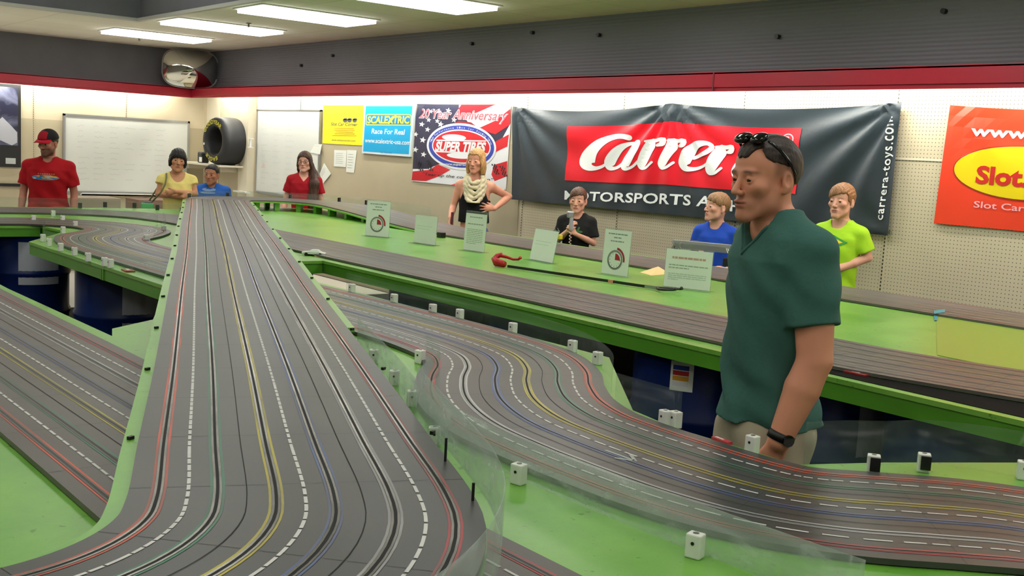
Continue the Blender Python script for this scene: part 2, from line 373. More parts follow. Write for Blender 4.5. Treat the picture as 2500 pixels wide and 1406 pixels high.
# ------------------------------------------------------------------ tracks
def asphalt(name, c1, c2, rough):
    m = mat(name, c1, rough, spec=.4); nt = m.node_tree; nd = nt.nodes; lk = nt.links; b = nd['Principled BSDF']
    tc = nd.new('ShaderNodeTexCoord'); n = nd.new('ShaderNodeTexNoise'); n.inputs['Scale'].default_value = 2.2; n.inputs['Detail'].default_value = 5
    lk.new(tc.outputs['Object'], n.inputs['Vector']); cr = nd.new('ShaderNodeValToRGB'); cr.color_ramp.elements[0].position = .3; cr.color_ramp.elements[1].position = .7
    cr.color_ramp.elements[0].color = c1; cr.color_ramp.elements[1].color = c2; lk.new(n.outputs['Fac'], cr.inputs[0]); lk.new(cr.outputs[0], b.inputs['Base Color'])
    return m
M_ASPH = asphalt('track_plastic', srgb(62, 62, 61), srgb(73, 73, 71), .36)
M_ASPH_OLD = asphalt('track_plastic_worn', srgb(90, 83, 79), srgb(98, 93, 89), .42)
M_RAIL = mat('rail_metal', srgb(132, 128, 122), .25, metal=.9, noise=.35, nscale=9)
M_JOINT = mat('joint_grey', srgb(66, 65, 64), .6)
M_SLOT = mat('slot_dark', srgb(12, 12, 12), .8)
M_RAIL_OLD = mat('rail_dull', srgb(106, 100, 96), .5, metal=.15)
def rail_tinted(cn):
    c = LC[cn]; g = srgb(120, 120, 118); return mat('rail_' + cn, tuple(c[i] * .35 + g[i] * .65 for i in range(3)) + (1,), .38, metal=.55, noise=.2, nscale=9)
def paint(name, c, w):
    # worn painted line: paint rubbed down to the track plastic in places
    m = mat(name, c, .45); nt = m.node_tree; nd = nt.nodes; lk = nt.links
    tc = nd.new('ShaderNodeTexCoord'); n = nd.new('ShaderNodeTexNoise'); n.inputs['Scale'].default_value = 2.6; n.inputs['Detail'].default_value = 5
    lk.new(tc.outputs['Object'], n.inputs['Vector']); cr = nd.new('ShaderNodeValToRGB')
    cr.color_ramp.elements[0].position = .42; cr.color_ramp.elements[1].position = .58
    g = srgb(76, 74, 72)
    cr.color_ramp.elements[0].color = tuple(c[i] * (1 - w) + g[i] * w for i in range(3)) + (1,); cr.color_ramp.elements[1].color = tuple(c[i] * (1 - w * w * .6) + g[i] * w * w * .6 for i in range(3)) + (1,)
    lk.new(n.outputs['Fac'], cr.inputs[0]); lk.new(cr.outputs[0], nd['Principled BSDF'].inputs['Base Color']); return m
M_DASH = None
LC = {'orange': srgb(228, 84, 48), 'green': srgb(46, 128, 98), 'yellow': srgb(205, 190, 40), 'blue': srgb(66, 96, 160), 'white': srgb(205, 205, 205), 'red': srgb(190, 44, 52)}
ORDER = ['orange', 'green', 'yellow', 'blue', 'white', 'red']
OFFS = [-.25, -.15, -.05, .05, .15, .25]
M_DASH = mat('dash_white', srgb(205, 204, 200), .5, noise=.08, nscale=30)

def spline(pts, step=.04):
    P = [np.array(p, float) for p in pts]; P = [2 * P[0] - P[1]] + P + [2 * P[-1] - P[-2]]; out = []
    for i in range(1, len(P) - 2):
        p0, p1, p2, p3 = P[i - 1:i + 3]; n = max(2, int(np.linalg.norm(p2 - p1) / step))
        t01 = np.linalg.norm(p1 - p0) ** .5; t12 = np.linalg.norm(p2 - p1) ** .5; t23 = np.linalg.norm(p3 - p2) ** .5
        m1 = (p2 - p1) + t12 * ((p1 - p0) / t01 - (p2 - p0) / (t01 + t12)); m2 = (p2 - p1) + t12 * ((p3 - p2) / t23 - (p3 - p1) / (t12 + t23))
        for k in range(n):
            t = k / n; out.append((2*t**3-3*t**2+1)*p1 + (t**3-2*t**2+t)*m1 + (-2*t**3+3*t**2)*p2 + (t**3-t**2)*m2)
    out.append(P[-2]); return np.array(out)
def normals(pth):
    d = np.gradient(pth[:, :2], axis=0); d /= np.linalg.norm(d, axis=1)[:, None]
    return np.stack([-d[:, 1], d[:, 0]], 1)      # left of travel
def offset(pth, nr, o, dz=0.0):
    q = pth.copy(); q[:, :2] += nr * o; q[:, 2] += dz; return q
def ribbon(mb, pth, nr, o1, o2, dz, th=0.0, i0=0, i1=None):
    i1 = len(pth) if i1 is None else i1
    a = offset(pth, nr, o1, dz)[i0:i1]; b = offset(pth, nr, o2, dz)[i0:i1]; n = len(a)
    if n < 2: return
    vs = [tuple(v) for v in a] + [tuple(v) for v in b]
    fs = [(n + i, n + i + 1, i + 1, i) if o2 > o1 else (i, i + 1, n + i + 1, n + i) for i in range(n - 1)]
    if th:
        vs += [(v[0], v[1], v[2] - th) for v in a] + [(v[0], v[1], v[2] - th) for v in b]
        fs += [(2*n+i, 2*n+i+1, 3*n+i+1, 3*n+i) for i in range(n - 1)]
        fs += [(i, i + 1, 2*n+i+1, 2*n+i) for i in range(n - 1)] + [(n+i+1, n+i, 3*n+i, 3*n+i+1) for i in range(n - 1)]
        fs += [(0, 2*n, 3*n, n), (n-1, 2*n-1, 4*n-1, 3*n-1)]
    mb.add(vs, fs)
def track(label, pts, order=1, old=False, wear=.5, step=.04, half=.3, dash=(.030, .012), th=.012, base=None, border=0):
    """order=+1: orange lane left-most of travel .. red right-most"""
    pth = spline(pts, step); nr = normals(pth)
    t = thing('slot_car_track', label, 'race track')
    mb = MB(); ribbon(mb, pth, nr, half, -half, 0, th); mb.build('road_surface', M_ASPH_OLD if old else M_ASPH, t)
    names = ORDER if order > 0 else ORDER[::-1]
    for o, cn in zip([-x for x in OFFS], names):     # left is positive
        g = MB(); ribbon(g, pth, nr, o + .0026, o - .0026, .0008); ob = g.build('lane_slot', M_SLOT if not old else M_JOINT, t)
        g = MB()
        for s in (-1, 1): ribbon(g, pth, nr, o + s * .0052 + .0021, o + s * .0052 - .0021, .0011)
        g.build('rail', M_RAIL_OLD if old else (M_RAIL if wear > .7 else rail_tinted(cn)), t)
        g = MB()
        for s in (-1, 1): ribbon(g, pth, nr, o + s * .0104 + .0024, o + s * .0104 - .0024, .0006)
        l = g.build('lane_line', paint('line_%s_%d' % (cn, int(wear * 100)), LC[cn], wear), t); l['label'] = cn + ' lane line'
    # dashes between pairs, thin joints between the track pieces
    fine = spline(pts, .006); fn = normals(fine); seg = np.r_[0, np.cumsum(np.linalg.norm(np.diff(fine[:, :2], axis=0), axis=1))]
    L, G = dash
    for o in (.2, 0, -.2):
        g = MB(); s = 0.0
        while s < seg[-1] - L:
            i0 = int(np.searchsorted(seg, s)); i1 = int(np.searchsorted(seg, s + L)) + 1
            idx = [i0, (i0 + i1) // 2, min(i1, len(fine) - 1)]; ribbon(g, fine[idx], fn[idx], o + .0032, o - .0032, .0008)
            s += L + G
        g.build('dashed_line', mat('dash_worn', srgb(128, 122, 118), .5) if old and wear > .8 else M_DASH, t)
    for o in (.1, -.1):
        g = MB(); ribbon(g, pth, nr, o + .0009, o - .0009, .0009); g.build('lengthwise_joint', M_SLOT, t)
    g = MB()
    L = .345; s = .2
    while s < seg[-1]:
        i0 = int(np.searchsorted(seg, s)); p = fine[min(i0, len(fine) - 1)]; nn = fn[min(i0, len(fine) - 1)]; d = np.array([nn[1], -nn[0]])
        a = p[:2] + nn * half; b = p[:2] - nn * half; w = d * .0007
        g.add([(*(a - w), p[2] + .0005), (*(b - w), p[2] + .0005), (*(b + w), p[2] + .0005), (*(a + w), p[2] + .0005)], [(0, 1, 2, 3)]); s += L
    g.build('piece_joint', M_JOINT, t)
    return t, pth, nr
def z_(pts, z): return [(p[0], p[1], z) if len(p) == 2 else p for p in pts]

# bridge straight across the picture, curving off below; then the far hairpin on to the back table
c0 = np.array([-1.66, .893]); hd0 = math.atan2(-.38, .925)
arc = []
R = .62; cen = c0 + R * np.array([math.sin(hd0), -math.cos(hd0)])
for k in range(1, 9):
    a = hd0 + PI / 2 - k * math.radians(12); arc.append((cen[0] + R * math.cos(a), cen[1] + R * math.sin(a), ZB))
T1pts = [(-10.2, 4.42, ZB), (-9.0, 3.93, ZB), (-7.3, 3.225, ZB), (-5.58, 2.52, ZB), (-4.1, 1.905, ZB), (-2.62, 1.295, ZB), (-2.0, 1.035, ZB), (*c0, ZB)] + arc
T1, p1, n1 = track('raised six lane straight running from the bottom centre to the far corner', T1pts, order=-1, wear=.71)
C4 = np.array([-9.95, 5.02]); far = []
for k in range(0, 8):
    a = math.radians(247.6 - k * 157.6 / 7); far.append((C4[0] + .65 * math.cos(a), C4[1] + .65 * math.sin(a), ZB - .002 * k))
T4pts = far + [(-9.3, 5.63, 1.05), (-8.6, 5.59, 1.015), (-7.8, 5.57, .985), (-7.0, 5.57, ZT), (-5, 5.58, ZT), (-3, 5.60, ZT), (-1, 5.66, ZT), (1.4, 5.7, ZT)]
T4, p4, n4 = track('six lane track along the pegboard wall behind the paper signs', T4pts, order=-1, old=True, wear=.94)
T3, p3, n3 = track('brownish straight track on the near side of the sign table', z_([(-8.3, 3.68), (-6, 3.67), (-4, 3.70), (-3, 3.71), (-2.4, 3.72), (-1.9, 3.82), (-1.2, 4.02), (0, 4.3)], ZT), order=1, old=True, wear=.94)
T2, p2, n2 = track('winding six lane track beside the man in the teal shirt', z_([(-6.0, 2.33), (-5.2, 2.36), (-4.2, 2.41), (-3.6, 2.43), (-3.25, 2.42), (-3.0, 2.375), (-2.8, 2.27), (-2.63, 2.13), (-2.42, 1.99), (-2.2, 1.905), (-2.0, 1.88), (-1.75, 1.875), (-1.58, 1.885), (-1.43, 1.92), (-1.32, 1.99), (-1.2, 2.12), (-1.08, 2.24), (-.93, 2.31), (-.6, 2.33), (-.45, 2.33)], ZT), order=1, wear=.55, dash=(.036, .022), step=.025)
T5, p5, n5 = track('straight six lane track crossing under the bridge at the lower left', z_([(-7.7, .93), (-5.2, .915), (-3.4, .93), (-1.9, .945), (-.45, .95)], ZT), order=-1, old=True, wear=.6, dash=(.036, .016))
T6, p6, n6 = track('tightly winding track in front of the whiteboard', z_([(-6.0, 2.33), (-6.6, 2.31), (-7.05, 2.32), (-7.45, 2.42), (-7.72, 2.62), (-8.02, 2.78), (-8.35, 2.76), (-8.62, 2.58), (-8.78, 2.3), (-8.82, 1.9), (-8.82, 1.2), (-8.82, -1.2)], ZT), order=1, wear=.6, step=.025)
T7, p7, n7 = track('outermost track at the left edge in front of the man in the red cap', z_([(-8.3, 3.68), (-8.9, 3.62), (-9.4, 3.45), (-9.75, 3.1), (-9.93, 2.6), (-9.95, 2.0), (-9.9, 1.0), (-9.9, -1.2)], ZT), order=-1, old=True, wear=.85)

# deck under the bridge, its green margins, blocks that hold it up
b = thing('bridge_deck', 'green painted board under the raised straight, with green margins each side', 'bridge')
kk = int(np.argmin(np.hypot(p1[:, 0] + 3.35, p1[:, 1] - 1.6))); g = MB(); ribbon(g, p1, n1, .335 if offset(p1, n1, .3)[kk][1] < p1[kk][1] else .335, -.332, -.0125, .016, 0, kk + 1)
e_ = (.345, -.302); ribbon(g, p1, n1, *e_, -.0125, .016, kk) if offset(p1, n1, .3)[kk][1] < p1[kk][1] else ribbon(g, p1, n1, .302, -.332, -.0125, .016, kk); g.build('deck_board', M_GREEN, b)
i = 10
while i < len(p1) - 1:
    for s in (.25, -.25):
        q = p1[i, :2] + n1[i] * s
        if any(np.min(np.hypot(pp[:, 0] - q[0], pp[:, 1] - q[1])) < .345 for pp in (p2, p3, p5, p6, p7)): continue
        x, y = q; 
        if (1.3 < y < 1.95 and -8.4 < x < -4.0) or (2.8 < y < 3.3 and x > -6): continue
        MB().box((x, y, (ZD + ZB - .03) / 2), (.05, .05, ZB - .03 - ZD), math.atan2(n1[i][1], n1[i][0])).build('support_block', M_GREEN, b)
    i += 14
b2 = thing('bridge_deck', 'curved green board lifting the far hairpin on green blocks', 'bridge')
k = int(np.argmax(p4[:, 0] > -7.4)); k = len([1 for q in p4 if q[2] > ZT + .004])
g = MB(); ribbon(g, p4[:k], n4[:k], .33, -.33, -.0125, .012); g.build('deck_board', M_GREEN, b2)
for i in range(4, k - 8, 9):
    for s in (-.24, .27):
        q = p4[i, :2] + n4[i] * s; h = p4[i, 2] - .025 - ZD
        if h > .015: MB().box((q[0], q[1], ZD + h / 2), (.075, .05, h), math.atan2(n4[i][1], n4[i][0])).build('support_block', M_GREEN, b2)

# ------------------------------------------------------------------ clear acrylic guards and their white clips
M_ACR = acrylic('acrylic_guard', haze=.025, scratch=.03, g0=.006, g1=.03)
M_ACR2 = acrylic('acrylic_guard_hazy', haze=.20, scratch=.22)
M_CLIP = mat('clip_white', srgb(232, 232, 226), .4)
def guard(label, pts, z, h, group='clear guard strips along the tracks', lean=0.0, m=None):
    pth = spline(z_(pts, z), .03); nr = normals(pth)
    a = offset(pth, nr, .001); bb = offset(pth, nr, -.001); c = offset(pth, nr, .001 + lean, h); d = offset(pth, nr, -.001 + lean, h); n = len(pth)
    vs = [tuple(v) for arr in (a, bb, c, d) for v in arr]; fs = []
    for i in range(n - 1):
        fs += [(i, i+1, 2*n+i+1, 2*n+i), (n+i+1, n+i, 3*n+i, 3*n+i+1), (2*n+i, 2*n+i+1, 3*n+i+1, 3*n+i)]
    fs += [(0, 2*n, 3*n, n), (n-1, 2*n-1, 4*n-1, 3*n-1)]
    g = MB().add(vs, fs); o = g.build('acrylic_guard', m or M_ACR, None, True); return tag(o, label, 'guard strip', group)
def edge_pts(px): return [at_z(a, b, ZD)[:2] for a, b in px]
def px2(lst, z=ZD): return [at_z(a, b, z)[:2] for a, b in lst]
guard('clear scratched guard strip behind the winding track, under the sign table edge', px2([(845, 708), (950, 737), (1115, 774), (1240, 806), (1385, 853), (1450, 886), (1490, 925), (1492, 962)]), ZD, .090)
guard('clear guard strip along the lower side of the winding track', px2([(1040, 1000), (1075, 1060), (1150, 1110), (1265, 1168), (1400, 1225), (1560, 1293), (1695, 1345), (1900, 1425), (2100, 1500)]), ZD, .095, m=M_ACR2)
guard('small curled clear guard at the inside of the bend near the bridge', px2([(1040, 880), (1062, 900), (1072, 925), (1050, 945), (1032, 960)]), ZD, .09)
q = offset(p1, n1, .325, -.01)
i0 = int(np.argmin(np.hypot(q[:, 0] + 2.16, q[:, 1] - 1.4)))
guard('clear curved guard on the right edge of the bridge, lower part', [(v[0], v[1]) for v in q[i0::3]], ZB - .012, .105, m=M_ACR2)
guard('clear guard strip on the green strip right of the bridge', px2([(872, 842), (925, 900), (975, 960), (1030, 1040), (1090, 1120)]), ZD, .10, m=M_ACR2)
guard('clear guard around the far end of the bridge before the tyre', [tuple((C4 + .99 * np.array([math.cos(math.radians(a)), math.sin(math.radians(a))]))) for a in range(232, 80, -14)] + [(-9.3, 5.99), (-8.7, 5.94)], 1.03, .10)
guard('clear guard along the outer left track before the man in the red cap', [(-10.27, -1.2), (-10.27, 1.2), (-10.3, 2.4), (-10.2, 3.0), (-9.95, 3.5), (-9.55, 3.85), (-9.1, 3.97)], ZD, .10)
guard('clear guard on the green island of the winding left track', [(-8.35, 3.13), (-8.75, 3.1), (-9.1, 2.9), (-9.25, 2.6)], ZD, .10)
guard('clear guard beside the green lip of the left winding track', px2([(430, 698), (300, 660), (215, 634), (148, 609), (112, 596), (105, 585), (110, 570)]), ZD, .09)
guard('clear guard at the inside bend of the left winding track', px2([(375, 583), (400, 570), (404, 555), (398, 545)]), ZD, .09)
guard('low clear guard in front of the standing man', px2([(1500, 990), (1600, 1022), (1660, 1040)]), ZD, .10)
guard('clear guard at the right edge behind the track bend', px2([(1960, 1140), (2060, 1135), (2150, 1136), (2260, 1132), (2380, 1145), (2500, 1165)]), ZD, .115)
clip_proto = None
def clip(x, y, z, rz, label, group, black=False, s=1.0):
    global clip_proto
    if clip_proto is None:
        o = thing('guard_clip', label, 'clip', (x, y, z), rz, group)
        c = MB().box((0, 0, .0235), (.031, .026, .047)).build('body', M_CLIP, o); bevel(c, .003)
        MB().cyl((0, -.0125, .03), (0, -.0145, .03), .0035, 8).build('screw', M_BLACK, o)
        MB().cyl((0, .0, .0465), (0, .0, .0478), .006, 10).build('screw_cap', mat('dull_screw', srgb(120, 118, 112), .4, metal=.7), o)
        clip_proto = o
    else:
        o = copy_tree(clip_proto); o.location = (x, y, z); o.rotation_euler = (0, 0, rz); tag(o, label, 'clip', group)
    o.scale = (s, s, s)
    if black: MB().box((.004, -.016, .026), (.024, .007, .034)).build('black_pad', M_BLACK, o)
    return o
G1 = 'white clips along the back of the winding track'
for i, p in enumerate([(850, 716), (953, 742), (1047, 768), (1113, 781), (1242, 816), (1387, 861), (1448, 891)]):
    w = at_z(*p, ZD); clip(w[0], w[1] + .02, ZD, .1 * (i > 4), 'white clip on the guard behind the winding track, ' + ['leftmost', 'second from the left', 'third from the left', 'fourth from the left', 'fifth from the left', 'second last before the bend', 'last, at the bend'][i], G1)
nm = ['on the green wedge beside the bridge', 'low on the wedge right of the bridge, farthest', 'right of the bridge, second', 'right of the bridge, third', 'right of the bridge, nearest', 'large, in front of the winding track, on open green', 'large, nearest the bottom edge', 'left one of two before the standing man', 'right one of two before the standing man', 'before the shorts of the standing man', 'with black pad, left one by the right edge', 'with black pad, right one by the right edge', 'cut by the right picture edge']
for i, p in enumerate([(1025, 887), (912, 886), (962, 940), (1006, 992), (1060, 1086), (1265, 1181), (1695, 1360), (1622, 1041), (1648, 1044), (1835, 1106), (2130, 1155), (2253, 1151), (2497, 1170)]):
    w = at_z(*p, ZD); clip(w[0], w[1], ZD, [.2, .9, .9, .9, .9, .25, .3, -.2, -.2, 0, .6, .6, .6][i], 'white guard clip ' + nm[i], 'white guard clips of the middle table', black=i in (10, 11))
nm = ['at the corner tip', 'second from the tip', 'third from the tip', 'fourth from the tip', 'fifth from the tip', 'left one of the close pair', 'right one of the close pair']
for i, p in enumerate([(105, 590), (120, 601), (148, 613), (182, 624), (215, 638), (255, 650), (270, 654)]):
    w = at_z(*p, ZD); clip(w[0], w[1], ZD, 0, 'white clip on the lip of the left table, ' + nm[i], 'white clips on the lip of the left table', s=1.05)
nm = ['above the drums at the well edge', 'left one over the inner island', 'right one over the inner island', 'lower one over the inner island', 'at the inner bend near the bridge', 'small, at the far island', 'inside the bend, beside the bridge']
for i, p in enumerate([(82, 541), (153, 541), (184, 556), (154, 570), (400, 566), (130, 528), (357, 590)]):
    w = at_z(*p, ZD); clip(w[0], w[1], ZD, 0, 'white clip of the left winding track, ' + nm[i], 'white clips inside the left winding track', s=1.05)
# black clips on the outer guards at the far side
M_BCL = M_BLACK
def bclip(x, y, z, label, group):
    o = MB().box((0, 0, .025), (.02, .03, .05), .4).build('guard_clip', M_BCL); o.location = (x, y, z); return tag(o, label, 'clip', group)
for i, p in enumerate([(177, 505), (253, 506), (325, 508), (381, 513), (441, 521)]):
    w = at_z(*p, ZD); bclip(w[0] + (.16 if i == 0 else -.02), w[1] + .02, ZD, 'black clip on the guard between cap man and woman in yellow, %s' % ['leftmost', 'second from left', 'middle', 'second from right', 'rightmost'][i], 'black clips on the outer left guard')
for i, a in enumerate((225, 190, 150, 118, 95)):
    x, y = C4 + 1.0 * np.array([math.cos(math.radians(a)), math.sin(math.radians(a))]); bclip(x, y, 1.06, 'black clip on the guard of the far hairpin, %s' % ['nearest the woman in yellow', 'before the boy in blue', 'right of the boy in blue', 'before the whiteboard tray', 'before the girl in red'][i], 'black clips on the far guard')
for i, s in enumerate(range(6, 150, 11)):
    v = q[s] if s < len(q) else q[-1]
    pass
# black screws along both bridge margins
M_SCREW = M_BLACK
for side, nmx in ((.320, 'right'), (-.318, 'left')):
    e = offset(p1, n1, side, 0)
    for j, i in enumerate(range(14, len(e) - 20, 17)):
        o = MB().box((0, 0, .003), (.008, .014, .008), .5).build('edge_screw', M_SCREW); o.location = (e[i][0], e[i][1], ZB - .0125)
        tag(o, 'small black screw on the %s green margin of the bridge' % nmx, 'screw', 'black screws on the %s bridge margin' % nmx)
# ================================================================== lettering helpers
def text2d(s, bold=0.0, spacing=1.0):
    cu = bpy.data.curves.new('t', 'FONT'); cu.body = s; cu.size = 1.0; cu.offset = bold; cu.space_character = spacing; cu.resolution_u = 3
    o = bpy.data.objects.new('t', cu); COL.objects.link(o)
    dg = bpy.context.evaluated_depsgraph_get(); me = bpy.data.meshes.new_from_object(o.evaluated_get(dg))
    vs = [(v.co.x, v.co.y) for v in me.vertices]; fs = [tuple(p.vertices) for p in me.polygons]
    bpy.data.objects.remove(o); bpy.data.curves.remove(cu); bpy.data.meshes.remove(me)
    if not vs: return [], []
    x0 = min(v[0] for v in vs); x1 = max(v[0] for v in vs)
    return [((v[0] - x0) / (x1 - x0), v[1] / 0.7) for v in vs], fs     # x in 0..1, cap height = 1
class Flat:
    """2-D artwork laid on a surface: fn(u, v, lift) -> xyz. every shape may be cut on a grid so it follows folds"""
    def __init__(s, fn, cell=None): s.fn = fn; s.cell = cell
    def put(s, vs, fs, name, m, parent, lift, smooth=False):
        bm = bmesh.new(); bv = [bm.verts.new((v[0], v[1], 0)) for v in vs]
        for f in fs:
            try: bm.faces.new([bv[i] for i in f])
            except ValueError: pass
        if s.cell:
            us = [v[0] for v in vs]; ws = [v[1] for v in vs]
            for ax, lo, hi in ((0, min(us), max(us)), (1, min(ws), max(ws))):
                k = math.floor(lo / s.cell) + 1
                while k * s.cell < hi:
                    co = (k * s.cell, 0, 0) if ax == 0 else (0, k * s.cell, 0); no = (1, 0, 0) if ax == 0 else (0, 1, 0)
                    bmesh.ops.bisect_plane(bm, geom=bm.verts[:] + bm.edges[:] + bm.faces[:], plane_co=co, plane_no=no); k += 1
        bmesh.ops.recalc_face_normals(bm, faces=bm.faces)
        for f in bm.faces:
            if f.normal.z < 0: f.normal_flip()
        for v in bm.verts: v.co = s.fn(v.co.x, v.co.y, lift)
        me = bpy.data.meshes.new(name); bm.to_mesh(me); bm.free()
        return link_mesh(name, me, m, parent, smooth)
    def text(s, body, bl, br, tl, name, m, parent, lift, bold=0.0, spacing=1.0, **k):
        vs, fs = text2d(body, bold, spacing)
        out = [(bl[0] + x * (br[0] - bl[0]) + y * (tl[0] - bl[0]), bl[1] + x * (br[1] - bl[1]) + y * (tl[1] - bl[1])) for x, y in vs]
        return s.put(out, fs, name, m, parent, lift, **k)
    def poly(s, pts, name, m, parent, lift): return s.put(pts, [tuple(range(len(pts)))], name, m, parent, lift)
    def many(s, polys, name, m, parent, lift):
        vs = []; fs = []
        for p in polys: fs.append(tuple(range(len(vs), len(vs) + len(p)))); vs += p
        return s.put(vs, fs, name, m, parent, lift)
def ell(cx, cy, rx, ry, n=48, a0=0, a1=2 * PI, rot=0.0):
    out = []
    for i in range(n):
        t = a0 + (a1 - a0) * i / (n if abs(a1 - a0 - 2 * PI) < 1e-6 else n - 1); x, y = rx * math.cos(t), ry * math.sin(t)
        out.append((cx + x * math.cos(rot) - y * math.sin(rot), cy + x * math.sin(rot) + y * math.cos(rot)))
    return out
def star(cx, cy, r, rot=0.0, sq=1.0): return [(cx + (r if i % 2 == 0 else r * .42) * math.sin(rot + i * PI / 5) * sq, cy + (r if i % 2 == 0 else r * .42) * math.cos(rot + i * PI / 5)) for i in range(10)]
def stroke(pts, n=6):
    """variable width pen stroke (x, y, width) -> quads"""
    P = spline([(p[0], p[1], p[2]) for p in pts], 12); d = np.gradient(P[:, :2], axis=0); d /= np.linalg.norm(d, axis=1)[:, None] + 1e-9
    nr = np.stack([-d[:, 1], d[:, 0]], 1); a = P[:, :2] + nr * P[:, 2:3] / 2; b = P[:, :2] - nr * P[:, 2:3] / 2
    q = [[tuple(a[i]), tuple(a[i + 1]), tuple(b[i + 1]), tuple(b[i])] for i in range(len(P) - 1)]
    for e in (0, -1): q.append(ell(P[e][0], P[e][1], P[e][2] / 2, P[e][2] / 2, 12))
    return q
M_INK = mat('ink_grey', srgb(120, 122, 120), .6); M_INKD = mat('ink_dark', srgb(60, 62, 60), .6)
M_PAPER = mat('paper', srgb(228, 232, 224), .55); M_WTXT = mat('print_white', srgb(236, 238, 240), .5)
M_REDINK = mat('ink_red', srgb(176, 60, 66), .6)
def wxz(px, py, Y=YW): p = at_y(px, py, Y); return (p[0], p[2])

# ------------------------------------------------------------------ banner of black cloth
def cloth_quad(tl, tr, br, bl, sag, folds, off=.02, Y=YW):
    (x0, zt0), (x1, zt1), (x1b, zb1), (x0b, zb0) = tl, tr, br, bl
    def fn(x, z, lift):
        t = (x - x0) / (x1 - x0); v = (z - (zb0 + (zb1 - zb0) * t)) / ((zt0 + (zt1 - zt0) * t) - (zb0 + (zb1 - zb0) * t))
        y = 0.0
        for (cx, cz, n, amp, r0, ph) in folds:
            dx, dz = x - cx, z - cz; r = math.hypot(dx, dz); a = math.atan2(dx, -dz)
            y += amp * math.sin(n * a + ph + .6 * math.sin(3.1 * r)) * min(1, r / .12) * math.exp(-r / r0)
        zz = z - sag(x) * max(0, v)
        return (x, Y - off - y - lift, zz)
    return fn
def rect(x0, z0, x1, z1): return [(x0, z0), (x1, z0), (x1, z1), (x0, z1)]
tl, tr, br, bl = wxz(1266, 261), wxz(2215, 250), wxz(2180, 575), wxz(1262, 487); xm = wxz(1652, 258)[0]
def sagc(x):
    if x < xm: t = (x - tl[0]) / (xm - tl[0]); return .055 * math.sin(PI * min(1, max(0, t))) ** .8 - .012 * t
    t = (x - xm) / (tr[0] - xm); return .05 * math.sin(PI * min(1, max(0, t))) ** .8 - .012 * (1 - t)
folds = [(xm, 2.2, 17, .024, .6, 0.3), (tl[0], 2.2, 15, .026, .85, 1.0), (tr[0], 2.22, 15, .026, 1.1, .4), (tr[0], 1.3, 7, .008, .5, 0), (-6.2, .9, 9, .008, .6, 2)]
fn = cloth_quad(tl, tr, br, bl, sagc, folds, .06)
B = thing('banner', 'large black cloth banner with red panel and white script lettering, gathered in folds', 'banner', (0, 0, 0))
F = Flat(fn, .035)
M_CLOTH = mat('banner_black', srgb(36, 46, 54), .5, spec=.5, bump=.12, bscale=25)
M_CRED = mat('banner_red', srgb(214, 8, 34), .42)
F.put([bl, br, tr, tl], [(0, 1, 2, 3)], 'cloth', M_CLOTH, B, 0, True)
F.put([wxz(1393, 437), wxz(1955, 470), wxz(1970, 302), wxz(1400, 298)], [(0, 1, 2, 3)], 'red_panel', M_CRED, B, .004, True)
cr = lambda x, y: wxz(1340 + x / 3.788, 250 + y / 3.788)
def rr(dx, dy, s=1.0): return [[(1010, 362, 60), (1000, 385, 100), (965, 440, 105), (925, 520, 100), (905, 570, 84), (908, 600, 40), (950, 600, 26), (1010, 552, 22)], [(950, 352, 20), (1010, 352, 34), (1060, 352, 34), (1105, 345, 36), (1095, 385, 44), (1062, 398, 26)]], dx, dy
strokes = [[(795, 308, 52), (740, 292, 46), (680, 290, 50), (600, 310, 62), (520, 352, 88), (455, 415, 112), (412, 490, 146), (402, 540, 146), (425, 580, 76), (480, 592, 38), (540, 575, 28), (590, 540, 20)],
           [(880, 372, 40), (800, 366, 34), (720, 398, 62), (655, 462, 92), (610, 540, 98), (608, 585, 60), (650, 596, 32), (710, 570, 30), (760, 510, 22)],
           [(868, 366, 70), (850, 400, 78), (815, 460, 80), (775, 530, 86), (752, 580, 76), (770, 604, 34), (820, 588, 24), (880, 530, 22)]]
for dx, dy in ((0, 0), (192, 8), (640, 42)):
    for st in rr(0, 0)[0]: strokes.append([(x + dx, y + dy, w * (1.15 if dx > 600 else 1)) for x, y, w in st])
strokes.append([(1385, 510, 30), (1450, 480, 34), (1520, 440, 44), (1555, 395, 44), (1520, 366, 36), (1450, 372, 60), (1380, 415, 92), (1325, 490, 116), (1300, 560, 116), (1320, 606, 60), (1390, 612, 36), (1470, 585, 26), (1540, 540, 22)])
for st in ([(880, 372, 40), (800, 366, 34), (720, 398, 62), (655, 462, 92), (610, 540, 98), (608, 585, 60), (650, 596, 32), (710, 570, 30), (760, 510, 22)], [(868, 366, 70), (850, 400, 78), (815, 460, 80), (775, 530, 86), (752, 580, 76), (770, 604, 34), (820, 588, 24), (880, 530, 22)]):
    strokes.append([(x + 1180, y + 78, w) for x, y, w in st])
i = 0
for st in strokes:
    polys = [[cr(*p) for p in q] for q in stroke(st)]
    F.many(polys, 'script_letter', M_WTXT, B, .0065 + .0003 * i, ); i += 1
ring = ell(2263, 303, 57, 54, 40); ring2 = ell(2263, 303, 45, 43, 40)
M_PINK = mat('print_pink', srgb(240, 170, 180), .5)
F.put([cr(*p) for p in ring + ring2], [(k, (k + 1) % 40, 40 + (k + 1) % 40, 40 + k) for k in range(40)], 'registered_mark', M_PINK, B, .007)
F.text('R', cr(2240, 335), cr(2290, 335), cr(2240, 275), 'registered_mark', M_PINK, B, .007, .02)
F.text('MOTORSPORTS', wxz(1390, 486), wxz(1700, 501), wxz(1392, 464), 'lettering', M_WTXT, B, .006, .022, 1.05)
F.text('AT', wxz(1715, 502), wxz(1775, 505), wxz(1720, 477), 'lettering', M_WTXT, B, .006, .022)
F.text('HOME', wxz(1794, 514), wxz(1925, 522), wxz(1796, 487), 'lettering', M_WTXT, B, .006, .022)
